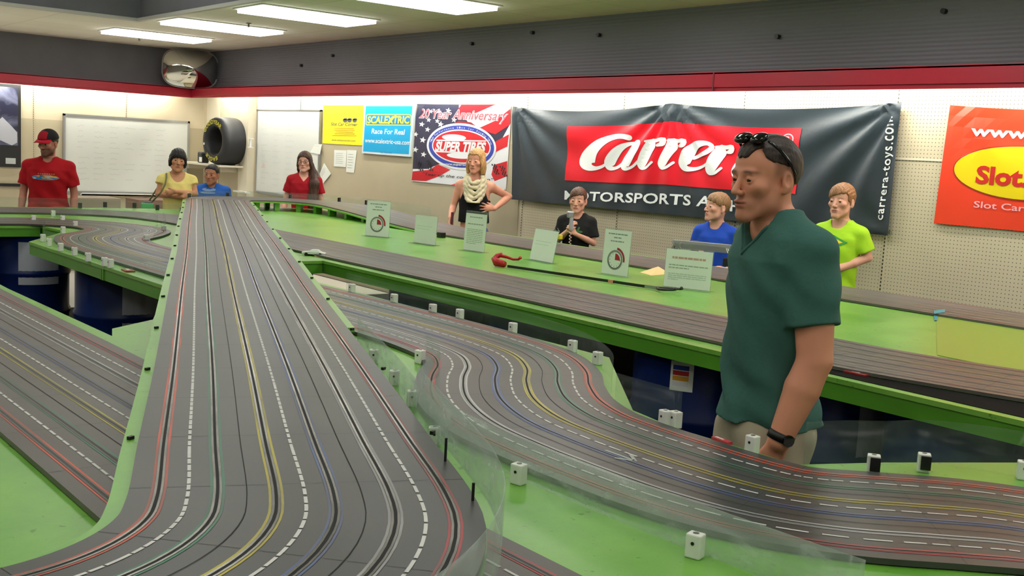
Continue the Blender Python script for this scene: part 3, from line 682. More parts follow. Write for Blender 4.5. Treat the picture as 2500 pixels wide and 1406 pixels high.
F.text('carrera-toys.com', wxz(2168, 537), wxz(2196, 284), wxz(2148, 536), 'lettering', M_WTXT, B, .006, .012, 1.15)
for p in (wxz(1272, 268), wxz(1652, 262), wxz(2184, 568), wxz(1640, 520)):
    MB().lathe([(.006, 0), (.016, 0), (.016, -.003), (.006, -.003)], 14, (p[0], YW - .05, p[1]), 'y').build('grommet', M_ALU, B)

# ------------------------------------------------------------------ flag banner with the oval
B = thing('banner', 'flag banner with stars and stripes and an oval tyre logo behind the blonde woman', 'banner')
fl = lambda px, py: wxz(px, py)
fn = cloth_quad(fl(1020, 254), fl(1250, 257), fl(1236, 463), fl(1008, 440), lambda x: 0, [(-10.3, 2.2, 5, .006, 1.2, 0)], .012)
F = Flat(fn, .12)
MF = {n: mat('flag_' + n, c, .3) for n, c in dict(navy=srgb(34, 36, 62), red=srgb(196, 28, 44), white=srgb(226, 228, 234), dark=srgb(120, 30, 40), blue=srgb(40, 62, 160), pink=srgb(228, 90, 104), black=srgb(30, 30, 34)).items()}
F.poly([fl(1008, 440), fl(1236, 463), fl(1250, 257), fl(1020, 254)], 'cloth', MF['navy'], B, 0)
def fpoly(pts, m, l): return F.poly([fl(780 + x / 5.094, 230 + y / 5.094) for x, y in pts], 'printed_stripe', MF[m], B, l)
fpoly([(1160, 1075), (1175, 930), (1350, 930), (1500, 870), (2060, 860), (2280, 560), (2390, 360), (2330, 1190), (1160, 1080)][::-1], 'white', .001)
fpoly([(1750, 135), (2395, 140), (2385, 280), (2080, 420), (1900, 400), (1750, 200)][::-1], 'white', .001)
fpoly([(1780, 130), (2200, 130), (1950, 240), (1740, 320), (1700, 250)][::-1], 'red', .002)
fpoly([(2390, 180), (2385, 380), (2200, 500), (1980, 430), (2200, 330)][::-1], 'red', .0022)
fpoly([(2370, 500), (2350, 650), (2200, 720), (2180, 600)][::-1], 'red', .0022)
fpoly([(2350, 830), (2340, 1020), (2190, 1080), (2150, 1000), (2180, 880)][::-1], 'red', .0022)
fpoly([(1160, 1070), (1175, 960), (1390, 940), (1480, 870), (1640, 940), (1500, 1020), (1340, 1080)][::-1], 'red', .0022)
fpoly([(1640, 1130), (1760, 1090), (1900, 1110), (2000, 1160)][::-1], 'pink', .0022)
fpoly([(1560, 440), (1740, 330), (1900, 350), (1990, 420), (1800, 420)][::-1], 'dark', .0021)
st = [(1370, 320, 34), (1480, 335, 34), (1285, 375, 36), (1520, 375, 42), (1355, 440, 36), (1215, 500, 34), (1300, 570, 42), (1210, 690, 40), (1310, 750, 38), (1690, 320, 38), (1500, 215, 38), (1620, 205, 38), (1405, 215, 30)]
F.many([[fl(780 + x / 5.094, 230 + y / 5.094) for x, y in [(cx + (r if i % 2 == 0 else r * .42) * math.sin(i * PI / 5 + .2), cy - (r if i % 2 == 0 else r * .42) * math.cos(i * PI / 5 + .2)) for i in range(10)]][::-1] for cx, cy, r in st], 'printed_stars', MF['white'], B, .003)
def oval(rx, ry, m, l, cx=1780, cy=652): F.poly([fl(780 + (cx + rx * math.cos(t)) / 5.094, 230 + (cy + ry * math.sin(t) + .045 * rx * math.cos(t)) / 5.094) for t in [-2 * PI * k / 56 for k in range(56)]], 'logo_oval', MF[m], B, l)
oval(432, 290, 'white', .004); oval(408, 262, 'blue', .005); oval(366, 212, 'white', .006); oval(352, 196, 'red', .007)
oval(150, 40, 'white', .0075, 1690, 540); oval(180, 38, 'white', .0075, 1780, 765)
fpoly([(1450, 700), (2110, 735), (2110, 752), (1450, 720)][::-1], 'white', .0076); fpoly([(1470, 565), (2090, 575), (2090, 590), (1470, 582)][::-1], 'white', .0076)
F2 = lambda x, y: fl(780 + x / 5.094, 230 + y / 5.094)
F.text('SUPER TIRES', F2(1450, 702), F2(2070, 720), F2(1475, 592), 'lettering', MF['white'], B, .009, .045)
F.text('20 Year Anniversary', F2(1250, 292), F2(2340, 330), F2(1280, 185), 'lettering', MF['white'], B, .004, .045)
F.text('20 Year Anniversary', F2(1250, 292), F2(2340, 330), F2(1280, 185), 'lettering', MF['pink'], B, .005, .01)
F.text('"Tear up the competition"', F2(1290, 1005), F2(2160, 1082), F2(1303, 972), 'lettering', MF['black'], B, .004, .005)
F.text('www.supertires.com', F2(1560, 880), F2(1990, 900), F2(1565, 850), 'lettering', MF['white'], B, .0095, .01)
arc_s = 'High Performance Slot Car Racing Tires'
for k, ch in enumerate(arc_s):
    if ch == ' ': continue
    t = math.radians(168 - k * 156 / (len(arc_s) - 1)); c = (1780 + 386 * math.cos(t) , 652 - 236 * math.sin(t) + .045 * 386 * math.cos(t))
    d = (math.sin(t) * 386 + 0, math.cos(t) * 236); n_ = math.hypot(*d); d = (d[0] / n_, d[1] / n_ ); nn = (d[1], -d[0])
    F.text(ch, F2(c[0] - d[0] * 8 - nn[0] * 11, c[1] - d[1] * 8 - nn[1] * 11), F2(c[0] + d[0] * 8 - nn[0] * 11, c[1] + d[1] * 8 - nn[1] * 11), F2(c[0] - d[0] * 8 + nn[0] * 11, c[1] - d[1] * 8 + nn[1] * 11), 'arc_letter', MF['white'], B, .0095)
for cx, cy in ((1245, 880), (1365, 880), (2185, 925), (2285, 950)):
    polys = []
    for a in range(4):
        for b in range(6):
            if (a + b) % 2 == 0: x, y = cx - 30 + a * 15 + b * 7, cy - 60 + b * 22; polys.append([F2(x, y + 22), F2(x + 15, y + 26), F2(x + 15, y + 4), F2(x, y)])
    F.many(polys, 'printed_checks', MF['black'], B, .004)

# ------------------------------------------------------------------ blue sign, yellow banner, papers
B = thing('wall_sign', 'bright blue rectangular sign with white border and yellow boxed name', 'sign')
F = Flat(lambda u, v, l: (u, YW - .03 - l, v)); A = lambda x, y: wxz(780 + x / 5.094, 230 + y / 5.094)
def slab(quad, name, m, parent, y0=YW - .002, y1=YW - .03):
    g = MB(); vs = [(p[0], y1, p[1]) for p in quad] + [(p[0], y0, p[1]) for p in quad]
    g.add(vs, [(0, 1, 2, 3), (7, 6, 5, 4), (0, 4, 5, 1), (1, 5, 6, 2), (2, 6, 7, 3), (3, 7, 4, 0)]); return g.build(name, m, parent)
slab([A(555, 735), A(1155, 780), A(1205, 140), A(580, 140)], 'panel', mat('sign_border', srgb(210, 225, 236), .3), B)
F.poly([A(570, 712), A(1140, 748), A(1185, 150), A(604, 150)], 'blue_field', mat('sign_blue', srgb(0, 158, 214), .3), B, .001)
M_YEL = mat('print_yellow', srgb(222, 216, 50), .5); M_BLUE2 = mat('print_blue', srgb(0, 110, 170), .4)
F.poly([A(605, 375), A(620, 388), A(1160, 392), A(1172, 375), A(1172, 268), A(1160, 252), A(625, 250), A(610, 265)], 'name_box', M_YEL, B, .002)
F.poly([A(615, 370), A(625, 376), A(1152, 380), A(1162, 370), A(1164, 276), A(1152, 262), A(630, 260), A(618, 270)], 'name_box', M_BLUE2, B, .003)
F.text('SCALEXTRIC', A(625, 362), A(1145, 364), A(635, 278), 'lettering', M_YEL, B, .004, .03)
F.put([A(885, 372), A(900, 372), A(990, 264), A(972, 264)], [(0, 1, 2, 3)], 'slash', M_YEL, B, .005)
F.text('Race For Real', A(675, 490), A(1085, 504), A(683, 428), 'lettering', M_WTXT, B, .002, .015)
F.text('www.scalextric-usa.com', A(592, 600), A(1155, 632), A(598, 545), 'lettering', M_WTXT, B, .002, .01)
F.text('by Hornby', A(790, 732), A(930, 738), A(793, 712), 'lettering', M_BLUE2, B, .002, .0)
B = thing('banner', 'small bright yellow banner with black and orange print beside the blue sign', 'banner')
slab([A(48, 612), A(540, 638), A(575, 140), A(60, 140)], 'panel', mat('banner_yellow', srgb(240, 226, 40), .35, noise=.04, nscale=5), B, YW - .002, YW - .012)
F = Flat(lambda u, v, l: (u, YW - .012 - l, v))
M_OR = mat('print_orange', srgb(206, 150, 30), .5)
F.text('Slot Car Corner', A(150, 390), A(480, 396), A(160, 352), 'lettering', M_INKD, B, .002, .01)
for k, (w0, w1) in enumerate(((200, 440), (190, 450), (215, 430), (200, 450), (170, 470))): F.put([A(w0, 428 + 22 * k), A(w1, 432 + 22 * k), A(w1, 424 + 22 * k), A(w0, 420 + 22 * k)], [(0, 1, 2, 3)], 'small_print', M_OR, B, .002)
F.text('www.slotcarcorner.com', A(160, 578), A(455, 590), A(165, 556), 'lettering', M_INKD, B, .002)
for cx in (330, 385, 450): F.many([[A(cx + 26 * math.cos(t), 330 + 22 * math.sin(t)) for t in [-2 * PI * k / 14 for k in range(14)]], [A(cx + dx, 330 + dy) for dx, dy in ((-30, -8), (-12, -32), (22, -32), (34, -8))]], 'printed_car', M_INKD, B, .002)
def sheet(quad_px, label, Y=YW - .012, name='paper_sheet', group=None, lines=6):
    q = [wxz(*p, Y) for p in quad_px]; g = slab(q, name, M_PAPER, None, Y + .002, Y); tag(g, label, 'paper', group)
    F = Flat(lambda u, v, l: (u, Y - l, v)); mix = lambda s, t: tuple(q[0][k] * (1 - s) * (1 - t) + q[1][k] * s * (1 - t) + q[2][k] * s * t + q[3][k] * (1 - s) * t for k in (0, 1))
    F.many([[mix(.14, .8 - .12 * k), mix(.14 + .7 * random.uniform(.6, 1), .8 - .12 * k), mix(.8, .815 - .12 * k), mix(.14, .815 - .12 * k)] for k in range(lines)], 'printed_lines', M_INK, g, .001); return g
sheet([(815, 406), (844, 408), (846, 367), (816, 366)], 'white paper sheet pinned left below the yellow banner', group='papers under the yellow banner')
sheet([(845, 420), (864, 422), (871, 367), (847, 366)], 'narrow white paper strip pinned right below the yellow banner', group='papers under the yellow banner')
sheet([(789, 448), (808, 424), (791, 398), (780, 425)], 'white sheet hanging tilted behind the girl in the red polo', YW - .02, lines=3)
sheet([(757, 372), (781, 377), (786, 352), (768, 352)], 'small curled white note at the edge of the tall whiteboard', YW - .037, lines=1)

# ------------------------------------------------------------------ orange banner at the right edge
B = thing('banner', 'orange red banner with a yellow oval cut by the right picture edge', 'banner')
q = [wxz(2290, 543), wxz(2290, 543), wxz(2325, 260), wxz(2325, 260)]
x0, xr = -3.89, -2.55
fn = cloth_quad((x0, 2.165), (xr, 2.165), (xr, 1.385), (x0 - .03, 1.385), lambda x: .03 * math.sin(PI * (x - x0) / (xr - x0)), [(x0, 2.2, 9, .008, .7, 0)], .015)
F = Flat(fn, .07)
F.poly([(x0 - .03, 1.385), (xr, 1.385), (xr, 2.165), (x0, 2.165)], 'cloth', mat('banner_orange', srgb(226, 62, 34), .4, noise=.05, nscale=3), B, 0)
O = lambda px, py: wxz(px, py, YW)
ox = wxz(2503, 418)[0]; oz = wxz(2503, 418)[1]; rx = ox - wxz(2332, 430)[0]
F.poly(ell(ox, oz, rx + .008, .178, 60), 'yellow_oval', mat('print_dkred', srgb(150, 40, 20), .5), B, .003)
F.poly(ell(ox, oz, rx, .170, 60), 'yellow_oval', mat('print_gold', srgb(226, 200, 0), .45), B, .004)
F.text('Slot.it', O(2384, 444), (O(2384, 444)[0] + .46, O(2384, 444)[1]), (O(2386, 402)[0] + .01, O(2386, 402)[1]), 'lettering', mat('print_slotred', srgb(186, 30, 24), .5), B, .006, .04)
F.text('www.slot.it', O(2374, 327), (O(2374, 327)[0] + .78, O(2374, 327)[1]), (O(2377, 303)[0], O(2374, 302)[1]), 'lettering', M_WTXT, B, .004, .03)
F.text('Slot Car Racing', O(2380, 505), (O(2380, 505)[0] + .62, O(2380, 505)[1]), (O(2382, 489)[0], O(2382, 489)[1]), 'lettering', M_PINK, B, .004, .012)
# ------------------------------------------------------------------ whiteboards
M_WB = mat('whiteboard', srgb(214, 217, 212), .22, spec=.5)
M_MARK = mat('marker_grey', srgb(176, 181, 180), .5); M_MARKR = mat('marker_red', srgb(228, 110, 112), .5)
def scribbles(F, x0, x1, z0, z1, rows, cols, parent, h=.022, m=None, seed=1, dens=.75):
    rnd = random.Random(seed); polys = []
    for r in range(rows):
        for c in range(cols):
            if rnd.random() > dens: continue
            x = x0 + (x1 - x0) * (c + .1 * rnd.random()) / cols; z = z1 - (z1 - z0) * (r + .5) / rows; w = (x1 - x0) / cols * rnd.uniform(.3, .75); n = int(w / .012); px = x; pz = z
            for k in range(n):
                nx = px + .012; nz = z + rnd.uniform(-h / 2, h / 2); polys.append([(px, pz - .0022), (nx, nz - .0022), (nx, nz + .0022), (px, pz + .0022)]); px, pz = nx, nz
    return F.many(polys, 'marker_writing', m or M_MARK, parent, .002)
B = thing('whiteboard', 'wide whiteboard with a faint score table behind the man in the red cap', 'whiteboard')
MB().box2((XW + .006, 4.68, .80), (XW + .03, 6.49, 1.88)).build('board', M_WB, B)
g = MB(); X0 = XW + .006; X1 = XW + .042
for lo, hi in (((X0, 4.66, .78), (X1, 4.69, 1.90)), ((X0, 6.48, .78), (X1, 6.51, 1.90)), ((X0, 4.66, 1.87), (X1, 6.51, 1.90)), ((X0, 4.66, .78), (X1, 6.51, .81))): g.box2(lo, hi)
g.build('frame', M_ALU, B); MB().box2((X0, 4.9, .755), (XW + .11, 6.45, .775)).box2((XW + .10, 4.9, .755), (XW + .11, 6.45, .79)).build('pen_tray', M_WHITE, B)
F = Flat(lambda u, v, l: (XW + .03 + l, u, v))
scribbles(F, 4.85, 6.2, .95, 1.78, 11, 6, B, seed=4)
tag(MB().box2((XW + .05, 6.0, .775), (XW + .09, 6.13, .80)).build('board_eraser', M_BLACK), 'black eraser lying on the tray of the wide whiteboard', 'eraser')
B = thing('whiteboard', 'tall whiteboard with handwriting on the right wall, left of the yellow banner', 'whiteboard')
MB().box2((-14.22, YW - .03, .97), (-12.42, YW - .006, 2.08)).build('board', M_WB, B)
g = MB()
for lo, hi in (((-14.24, YW - .035, .95), (-14.21, YW - .006, 2.10)), ((-12.43, YW - .035, .95), (-12.40, YW - .006, 2.10)), ((-14.24, YW - .035, 2.08), (-12.4, YW - .006, 2.10)), ((-14.24, YW - .05, .95), (-12.4, YW - .006, .975))): g.box2(lo, hi)
g.build('frame', M_ALU, B)
F = Flat(lambda u, v, l: (u, YW - .03 - l, v))
scribbles(F, -14.1, -13.0, 1.05, 1.95, 12, 3, B, seed=9, dens=.9); scribbles(F, -14.05, -13.8, 1.30, 1.36, 2, 1, B, m=M_MARKR, seed=2, dens=1, h=.05)
MB().box2((-14.24, YW - .02, 2.10), (-13.0, YW - .004, 2.30)).build('light_blue_card', mat('card_blue', srgb(178, 200, 220), .5), B)
MB().box2((-14.6, YW - .2, .93), (-14.2, YW - .12, .95)).build('pen_tray', M_WHITE, B)
# ------------------------------------------------------------------ poster on the left wall
B = thing('poster', 'dark framed poster with a pale figure at the left picture edge', 'poster')
MB().box2((XW + .006, 3.2, 1.12), (XW + .03, 4.10, 2.25)).build('frame', M_BLACK, B)
def poster_mat():
    m = mat('poster_print', srgb(30, 34, 60), .35); nt = m.node_tree; nd = nt.nodes; lk = nt.links
    tc = nd.new('ShaderNodeTexCoord'); n = nd.new('ShaderNodeTexNoise'); n.inputs['Scale'].default_value = 3.2; n.inputs['Detail'].default_value = 7; n.inputs['Distortion'].default_value = .6
    lk.new(tc.outputs['Object'], n.inputs['Vector']); cr = nd.new('ShaderNodeValToRGB')
    cr.color_ramp.elements[0].position = .42; cr.color_ramp.elements[1].position = .70; cr.color_ramp.elements[0].color = srgb(24, 26, 52); cr.color_ramp.elements[1].color = srgb(120, 124, 150)
    lk.new(n.outputs['Fac'], cr.inputs[0]); lk.new(cr.outputs[0], nd['Principled BSDF'].inputs['Base Color']); return m
MB().box2((XW + .03, 3.23, 1.42), (XW + .034, 4.06, 2.21)).build('print', poster_mat(), B)
F = Flat(lambda u, v, l: (XW + .034 + l, u, v))
F.poly([(3.62, 1.50), (3.84, 1.48), (3.98, 1.42), (4.05, 1.46), (4.05, 1.60), (3.98, 1.68), (3.86, 1.80), (3.78, 1.72), (3.62, 1.66)], 'pale_shape', mat('poster_pale', srgb(176, 178, 188), .4), B, .001)
F.poly([(3.5, 1.40), (3.74, 1.39), (3.82, 1.46), (3.6, 1.47)], 'red_shape', mat('poster_red', srgb(160, 90, 90), .4), B, .0015)
scribbles(F, 3.4, 3.98, 1.26, 1.32, 1, 1, B, h=.03, m=M_WTXT, seed=3, dens=1); scribbles(F, 3.5, 4.0, 2.14, 2.18, 1, 1, B, h=.03, m=M_MARK, seed=5, dens=1)
F.poly(rect(3.90, 1.165, 4.03, 1.245), 'grey_seal', M_MARK, B, .001)
tag(MB().box2((XW + .006, 2.2, .855), (XW + .05, 4.14, .895)).build('wall_rail', M_BLACK), 'thin black rail on the left wall below the dark poster', 'rail')
# ------------------------------------------------------------------ corner mirror
c = at_y(465, 172, 6.33)
B = thing('corner_mirror', 'half dome convex security mirror in the far ceiling corner above the red valance', 'mirror', (c[0], c[1], 2.66), math.radians(-45))
prof = []
vs = []; fs = []; NA, NB = 48, 20; bulge = .26; w2, h2 = .40, .275
for i in range(NB + 1):
    for j in range(NA):
        t = 2 * PI * j / NA; rr_ = i / NB; n = 3.2
        cx = math.copysign(abs(math.cos(t)) ** (2 / n), math.cos(t)); cz = math.copysign(abs(math.sin(t)) ** (2 / n), math.sin(t))
        vs.append((w2 * rr_ * cx, -bulge * (1 - rr_ ** 2), h2 * rr_ * cz))
for i in range(NB):
    for j in range(NA): fs.append((i * NA + j, (i + 1) * NA + j, (i + 1) * NA + (j + 1) % NA, i * NA + (j + 1) % NA))
o = MB().add(vs, fs).build('mirror_dome', mat('mirror', srgb(225, 225, 220), .03, metal=1.0), B, True)
o.rotation_euler = (0, 0, math.radians(90)); 
rim = [(w2 * 1.02 * math.copysign(abs(math.cos(t)) ** .625, math.cos(t)), 0.0, h2 * 1.02 * math.copysign(abs(math.sin(t)) ** .625, math.sin(t))) for t in [2 * PI * j / 48 for j in range(49)]]
o = MB().tube(rim, .006, 6).build('rim', M_ALU, B); o.rotation_euler = (0, 0, math.radians(90))
g = MB().box((0.12, .12, 0), (.3, .04, .04), PI / 4).box((.12, -.12, 0), (.3, .04, .04), -PI / 4).build('bracket', M_BLACK, B); g.location = (-.16, 0, 0)
B.rotation_euler = (0, 0, 0)
vd = ray(465, 172); B.rotation_euler = (0, math.radians(4), math.atan2(vd[1], vd[0]) + PI + math.radians(14))
# ------------------------------------------------------------------ shelf with racing tyre
tag(MB().box2((-16.05, 6.28, 1.275), (-14.45, YW - .02, 1.30)).box2((-15.9, 6.4, 1.2), (-15.87, YW - .02, 1.275)).box2((-14.7, 6.4, 1.2), (-14.67, YW - .02, 1.275)).build('wall_shelf', mat('shelf_cream', srgb(206, 200, 182), .5)), 'cream wall shelf in the corner holding the big racing tyre', 'shelf')
c = at_y(549, 340, 6.45); vd = ray(549, 340); ang = math.atan2(-vd[1], -vd[0])
T = thing('racing_tyre', 'big black racing tyre with yellow lettering standing on the cream shelf', 'tyre', (c[0], 6.46, 1.30 + .335), ang - math.radians(58))
R_ = .335; Wd = .19
prof = [(.195, -Wd + .03), (.205, -Wd + .008), (.24, -Wd - .004), (.29, -Wd + .004), (.318, -Wd + .025), (.333, -Wd + .06), (.335, -Wd + .12), (.335, Wd - .12), (.333, Wd - .06), (.318, Wd - .025), (.29, Wd - .004), (.24, Wd + .004), (.205, Wd - .008), (.195, Wd - .03), (.185, Wd - .06), (.185, -Wd + .06)]
MB().lathe(prof, 64, (0, 0, 0), 'x', close=True).build('rubber', mat('tyre_rubber', srgb(30, 31, 34), .55, noise=.15, nscale=6), T, True)
def tyre_text(s, a_mid, span, r, h):
    vs_, fs_ = text2d(s, .03, 1.1); out = []
    bm = bmesh.new(); bv = [bm.verts.new((x, y, 0)) for x, y in vs_]
    for f in fs_:
        try: bm.faces.new([bv[i] for i in f])
        except ValueError: pass
    for k in range(1, 24): bmesh.ops.bisect_plane(bm, geom=bm.verts[:] + bm.edges[:] + bm.faces[:], plane_co=(k / 24, 0, 0), plane_no=(1, 0, 0))
    for v in bm.verts:
        a = a_mid + (v.co.x - .5) * span; rr2 = r + v.co.y * h; xx = Wd + .006 - max(0, rr2 - .29) * .5
        v.co = (xx, rr2 * math.sin(a), rr2 * math.cos(a))
    me = bpy.data.meshes.new('lettering'); bm.to_mesh(me); bm.free(); link_mesh('lettering', me, mat('tyre_yellow', srgb(196, 190, 60), .5), T)
tyre_text('GOODYEAR', -.15, 1.9, .235, .055); tyre_text('EAGLE', PI + .15, 1.2, .235, .05)
MB().box((Wd + .004, -.245, -.05), (.004, .03, .03)).build('sticker', M_PAPER, T)
p = at_y(493, 380, 6.4)
o = thing('camera_bag', 'small black pouch with a pale tag on the shelf left of the tyre', 'bag', (p[0], 6.42, 1.30))
bevel(MB().box((0, 0, .08), (.16, .12, .16)).build('body', M_BLACK, o), .02); MB().box((.06, -.065, .05), (.06, .01, .07), .2).build('tag', M_PAPER, o)
p = at_y(613, 350, YW - .13); o = thing('cord_holder', 'small white cord wound on a holder on the cream post', 'hook', (p[0], YW - .12, p[2]))
for zz in (-.06, .06): MB().lathe([(.0, 0), (.045, .0), (.045, .012), (0, .012)], 14, (0, -.02, zz)).build('flange', M_WHITE, o)
MB().cyl((0, -.02, -.06), (0, -.02, .06), .018, 10).build('core', M_WHITE, o)
# ------------------------------------------------------------------ drums under the tables
M_DRUM = mat('drum_blue', srgb(10, 34, 92), .32, spec=.5, noise=.12, nscale=5)
def drum_proto():
    t = thing('steel_drum', 'x', 'drum')
    H_ = ZD - .02 - LIP * 0 - .001
    prof = [(0, 0), (.285, 0), (.292, .01), (.285, .025)]
    for zc in (.30, .60): prof += [(.285, zc - .03), (.296, zc - .008), (.296, zc + .008), (.285, zc + .03)]
    prof += [(.285, H_ - .02), (.293, H_ - .008), (.285, H_), (.275, H_ - .012), (0, H_ - .012)]
    MB().lathe(prof, 40).build('shell', M_DRUM, t, True); return t
D0 = None
def drum(x, y, label, group='blue drums under the tables'):
    global D0
    if D0 is None: D0 = drum_proto(); o = D0
    else: o = copy_tree(D0)
    o.location = (x, y, 0); tag(o, label, 'drum', group); return o
def drum_label(d, ang, z0, z1, w, m, name='paper_label', r=.2875):
    n = 10; vs = []; 
    for k in range(n + 1):
        a = ang + (k / n - .5) * w / r; vs += [(r * math.cos(a), r * math.sin(a), z0), (r * math.cos(a), r * math.sin(a), z1)]
    return MB().add(vs, [(2*k, 2*k+2, 2*k+3, 2*k+1) for k in range(n)]).build(name, m, d)
toc = lambda x, y: math.atan2(-y, -x)       # direction from a drum to the camera
dA = (-6.62, 2.28); dB = (-8.62, 2.62 - .5)
d = drum(*dA, 'blue steel drum with a big white paper under the left table, nearest the well'); 
dd = copy_tree(D0)
tag(dd, 'blue steel drum with a white paper, behind the first at the left well', 'drum', 'blue drums under the tables'); dd.location = (-8.80, 2.30, 0)
drum_label(d, toc(*dA) + .55, .50, .86, .34, mat('label_paper', srgb(176, 180, 190), .6)); drum_label(d, toc(*dA) - .35, .28, .36, .08, M_PAPER)
drum_label(dd, toc(-8.8, 2.3) + .25, .52, .84, .30, mat('label_paper', srgb(176, 180, 190), .6)); drum_label(dd, toc(-8.8, 2.3) - .55, .28, .40, .08, M_PAPER)
for x, y, l in ((-8.85, 1.3, 'blue steel drum at the left picture edge under the outer track'), (-7.0, .2, 'blue steel drum under the near left table'), (-2.6, .6, 'blue steel drum under the near table below the bridge'), (-1.0, 1.7, 'blue steel drum under the winding track'), (-3.6, 2.0, 'blue steel drum under the middle table'), (-10.1, 5.0, 'blue steel drum under the far hairpin')): drum(x, y, l)
for xx, l in ((-5.35, 'farthest left'), (-4.35, 'middle')):
    drum(xx, 3.72, 'dark blue drum behind the clear guard under the sign table, ' + l)
p = at_y(1700, 930, 3.66); dC = drum(p[0], 3.66, 'blue drum with a coloured hazard label beside the man in the teal shirt')
a0 = toc(p[0], 3.66)
drum_label(dC, a0 - .22, .735, .862, .10, M_PAPER, 'hazard_label')
for k, c in enumerate((srgb(30, 60, 150), srgb(190, 40, 40), srgb(220, 160, 40), srgb(220, 220, 220))): drum_label(dC, a0 - .235, .825 - .023 * k, .845 - .023 * k, .07, mat('hazard_%d' % k, c, .5), 'hazard_row', .2885)
for k, l in enumerate(('right behind the man in the teal shirt', 'near the right picture edge', 'at the right picture edge')):
    drum(p[0] + .64 * (k + 1), 3.66, 'blue drum under the sign table ' + l)
# ================================================================== small things on the tables
def sign(pl, pr, w, h, label, kind, tilt=0.0, lean=.06):
    a = at_z(*pl, ZD); b = at_z(*pr, ZD); cx, cy = (a[0] + b[0]) / 2, (a[1] + b[1]) / 2; rz = math.atan2(b[1] - a[1], b[0] - a[0]) + tilt
    T = thing('sign_holder', label, 'sign', (cx, cy, ZD), rz, 'white paper signs in clear holders on the long green table')
    L = lambda x, z, y: (x, y + z * lean, z + .002)
    g = MB(); g.box((0, .0, .0015), (w + .02, .09, .003)); q = [L(-w/2 - .004, 0, .003), L(w/2 + .004, 0, .003), L(w/2 + .004, h + .008, .003), L(-w/2 - .004, h + .008, .003)]
    g.add(q + [(x, y + .002, z) for x, y, z in q], [(0, 1, 2, 3), (7, 6, 5, 4), (0, 4, 5, 1), (1, 5, 6, 2), (2, 6, 7, 3), (3, 7, 4, 0)]); g.build('clear_holder', acrylic('holder_acrylic', haze=.12, scratch=.05), T)
    q = [L(-w/2, .004, .0), L(w/2, .004, .0), L(w/2, h, .0), L(-w/2, h, .0)]
    MB().add(q + [(x, y + .001, z) for x, y, z in q], [(0, 1, 2, 3), (7, 6, 5, 4), (0, 4, 5, 1), (1, 5, 6, 2), (2, 6, 7, 3), (3, 7, 4, 0)]).build('paper_sheet', mat('sign_paper', srgb(226, 233, 222), .5), T)
    F = Flat(lambda u, v, l: (u, v * lean - l, v + .002)); rnd = random.Random(label)
    def line(z, x0, x1, th=.004, m=None, words=True):
        m = m or mat('ink_soft', srgb(158, 170, 158), .6)
        P = []; x = x0
        while x < x1:
            ww = min(x1 - x, rnd.uniform(.012, .035)); P.append([(x, z), (x + ww, z), (x + ww, z + th), (x, z + th)]); x += ww + .004
        F.many(P, 'print_line', m, T, .0008)
    if kind == 'watch':
        line(h * .90, -w * .36, w * .36, .007, mat('ink_greygreen', srgb(130, 148, 136), .6)); line(h * .82, -w * .14, w * .14, .007, MATS['ink_greygreen']); line(h * .74, -w * .25, w * .25, .007, MATS['ink_greygreen'])
        cx, cz, r = -.005, h * .34, w * .29
        def ring(r0, r1, a0, a1, n, m, l, nm):
            P = []
            for k in range(n):
                t0 = math.radians(a0 + (a1 - a0) * k / n); t1 = math.radians(a0 + (a1 - a0) * (k + 1) / n); P.append([(cx + r0 * math.sin(t0), cz + r0 * math.cos(t0)), (cx + r0 * math.sin(t1), cz + r0 * math.cos(t1)), (cx + r1 * math.sin(t1), cz + r1 * math.cos(t1)), (cx + r1 * math.sin(t0), cz + r1 * math.cos(t0))])
            F.many(P, nm, m, T, l)
        ring(r * .80, r, 0, 360, 40, mat('ink_ring', srgb(128, 136, 128), .5), .001, 'stopwatch_ring'); ring(r * .80, r * .88, 100, 260, 20, mat('ink_ring_dark', srgb(70, 78, 72), .5), .0012, 'stopwatch_ring')
        ring(.0005, r * .66, 0, 90, 14, mat('ink_redsolid', srgb(166, 36, 50), .5), .001, 'red_quarter'); ring(r * 1.06, r * 1.28, 8, 96, 16, MATS['ink_redsolid'], .001, 'red_arc')
        for k in range(3, 12): t = k * PI / 6; F.many([[(cx + r * .58 * math.sin(t), cz + r * .58 * math.cos(t)), (cx + r * .58 * math.sin(t + .06), cz + r * .58 * math.cos(t + .06)), (cx + r * .74 * math.sin(t + .05), cz + r * .74 * math.cos(t + .05)), (cx + r * .74 * math.sin(t), cz + r * .74 * math.cos(t))]], 'tick', M_INKD, T, .0011)
    elif kind == 'text':
        F.poly([(-w/2, h * .965), (w/2, h * .965), (w/2, h), (-w/2, h)], 'dark_header', mat('ink_header', srgb(70, 76, 74), .5), T, .0008); line(h * .86, -w * .3, w * .3, .006, MATS['ink_greygreen'] if 'ink_greygreen' in MATS else M_INK); line(h * .68, -w * .38, w * .38, .008)
        for k in range(9): line(h * (.55 - .045 * k), -w * .38, w * (.38 if k < 8 else .1), .004)
    elif kind == 'red':
        line(h * .76, -w * .36, w * .36, .012, mat('ink_palered', srgb(196, 150, 140), .6)); 
        line(h * .58, -w * .42, w * .42, .006); line(h * .51, -w * .42, w * .02, .006)
        for k in range(4): line(h * (.36 - .05 * k), -w * .42, w * (.40 if k < 3 else -.2), .004, mat('ink_pale', srgb(176, 190, 178), .6))
    else:
        line(h * .62, -w * .38, w * .3, .004, mat('ink_faint', srgb(196, 212, 196), .6)); line(h * .52, -w * .38, w * .2, .004, mat('ink_faint', srgb(196, 212, 196), .6))
sign((898, 576), (941, 580), .216, .285, 'white portrait sign with red stopwatch picture, leftmost on the long green table', 'watch')
sign((1012, 593), (1059, 600), .25, .216, 'blank looking white paper sign, second from the left on the long green table', 'blank')
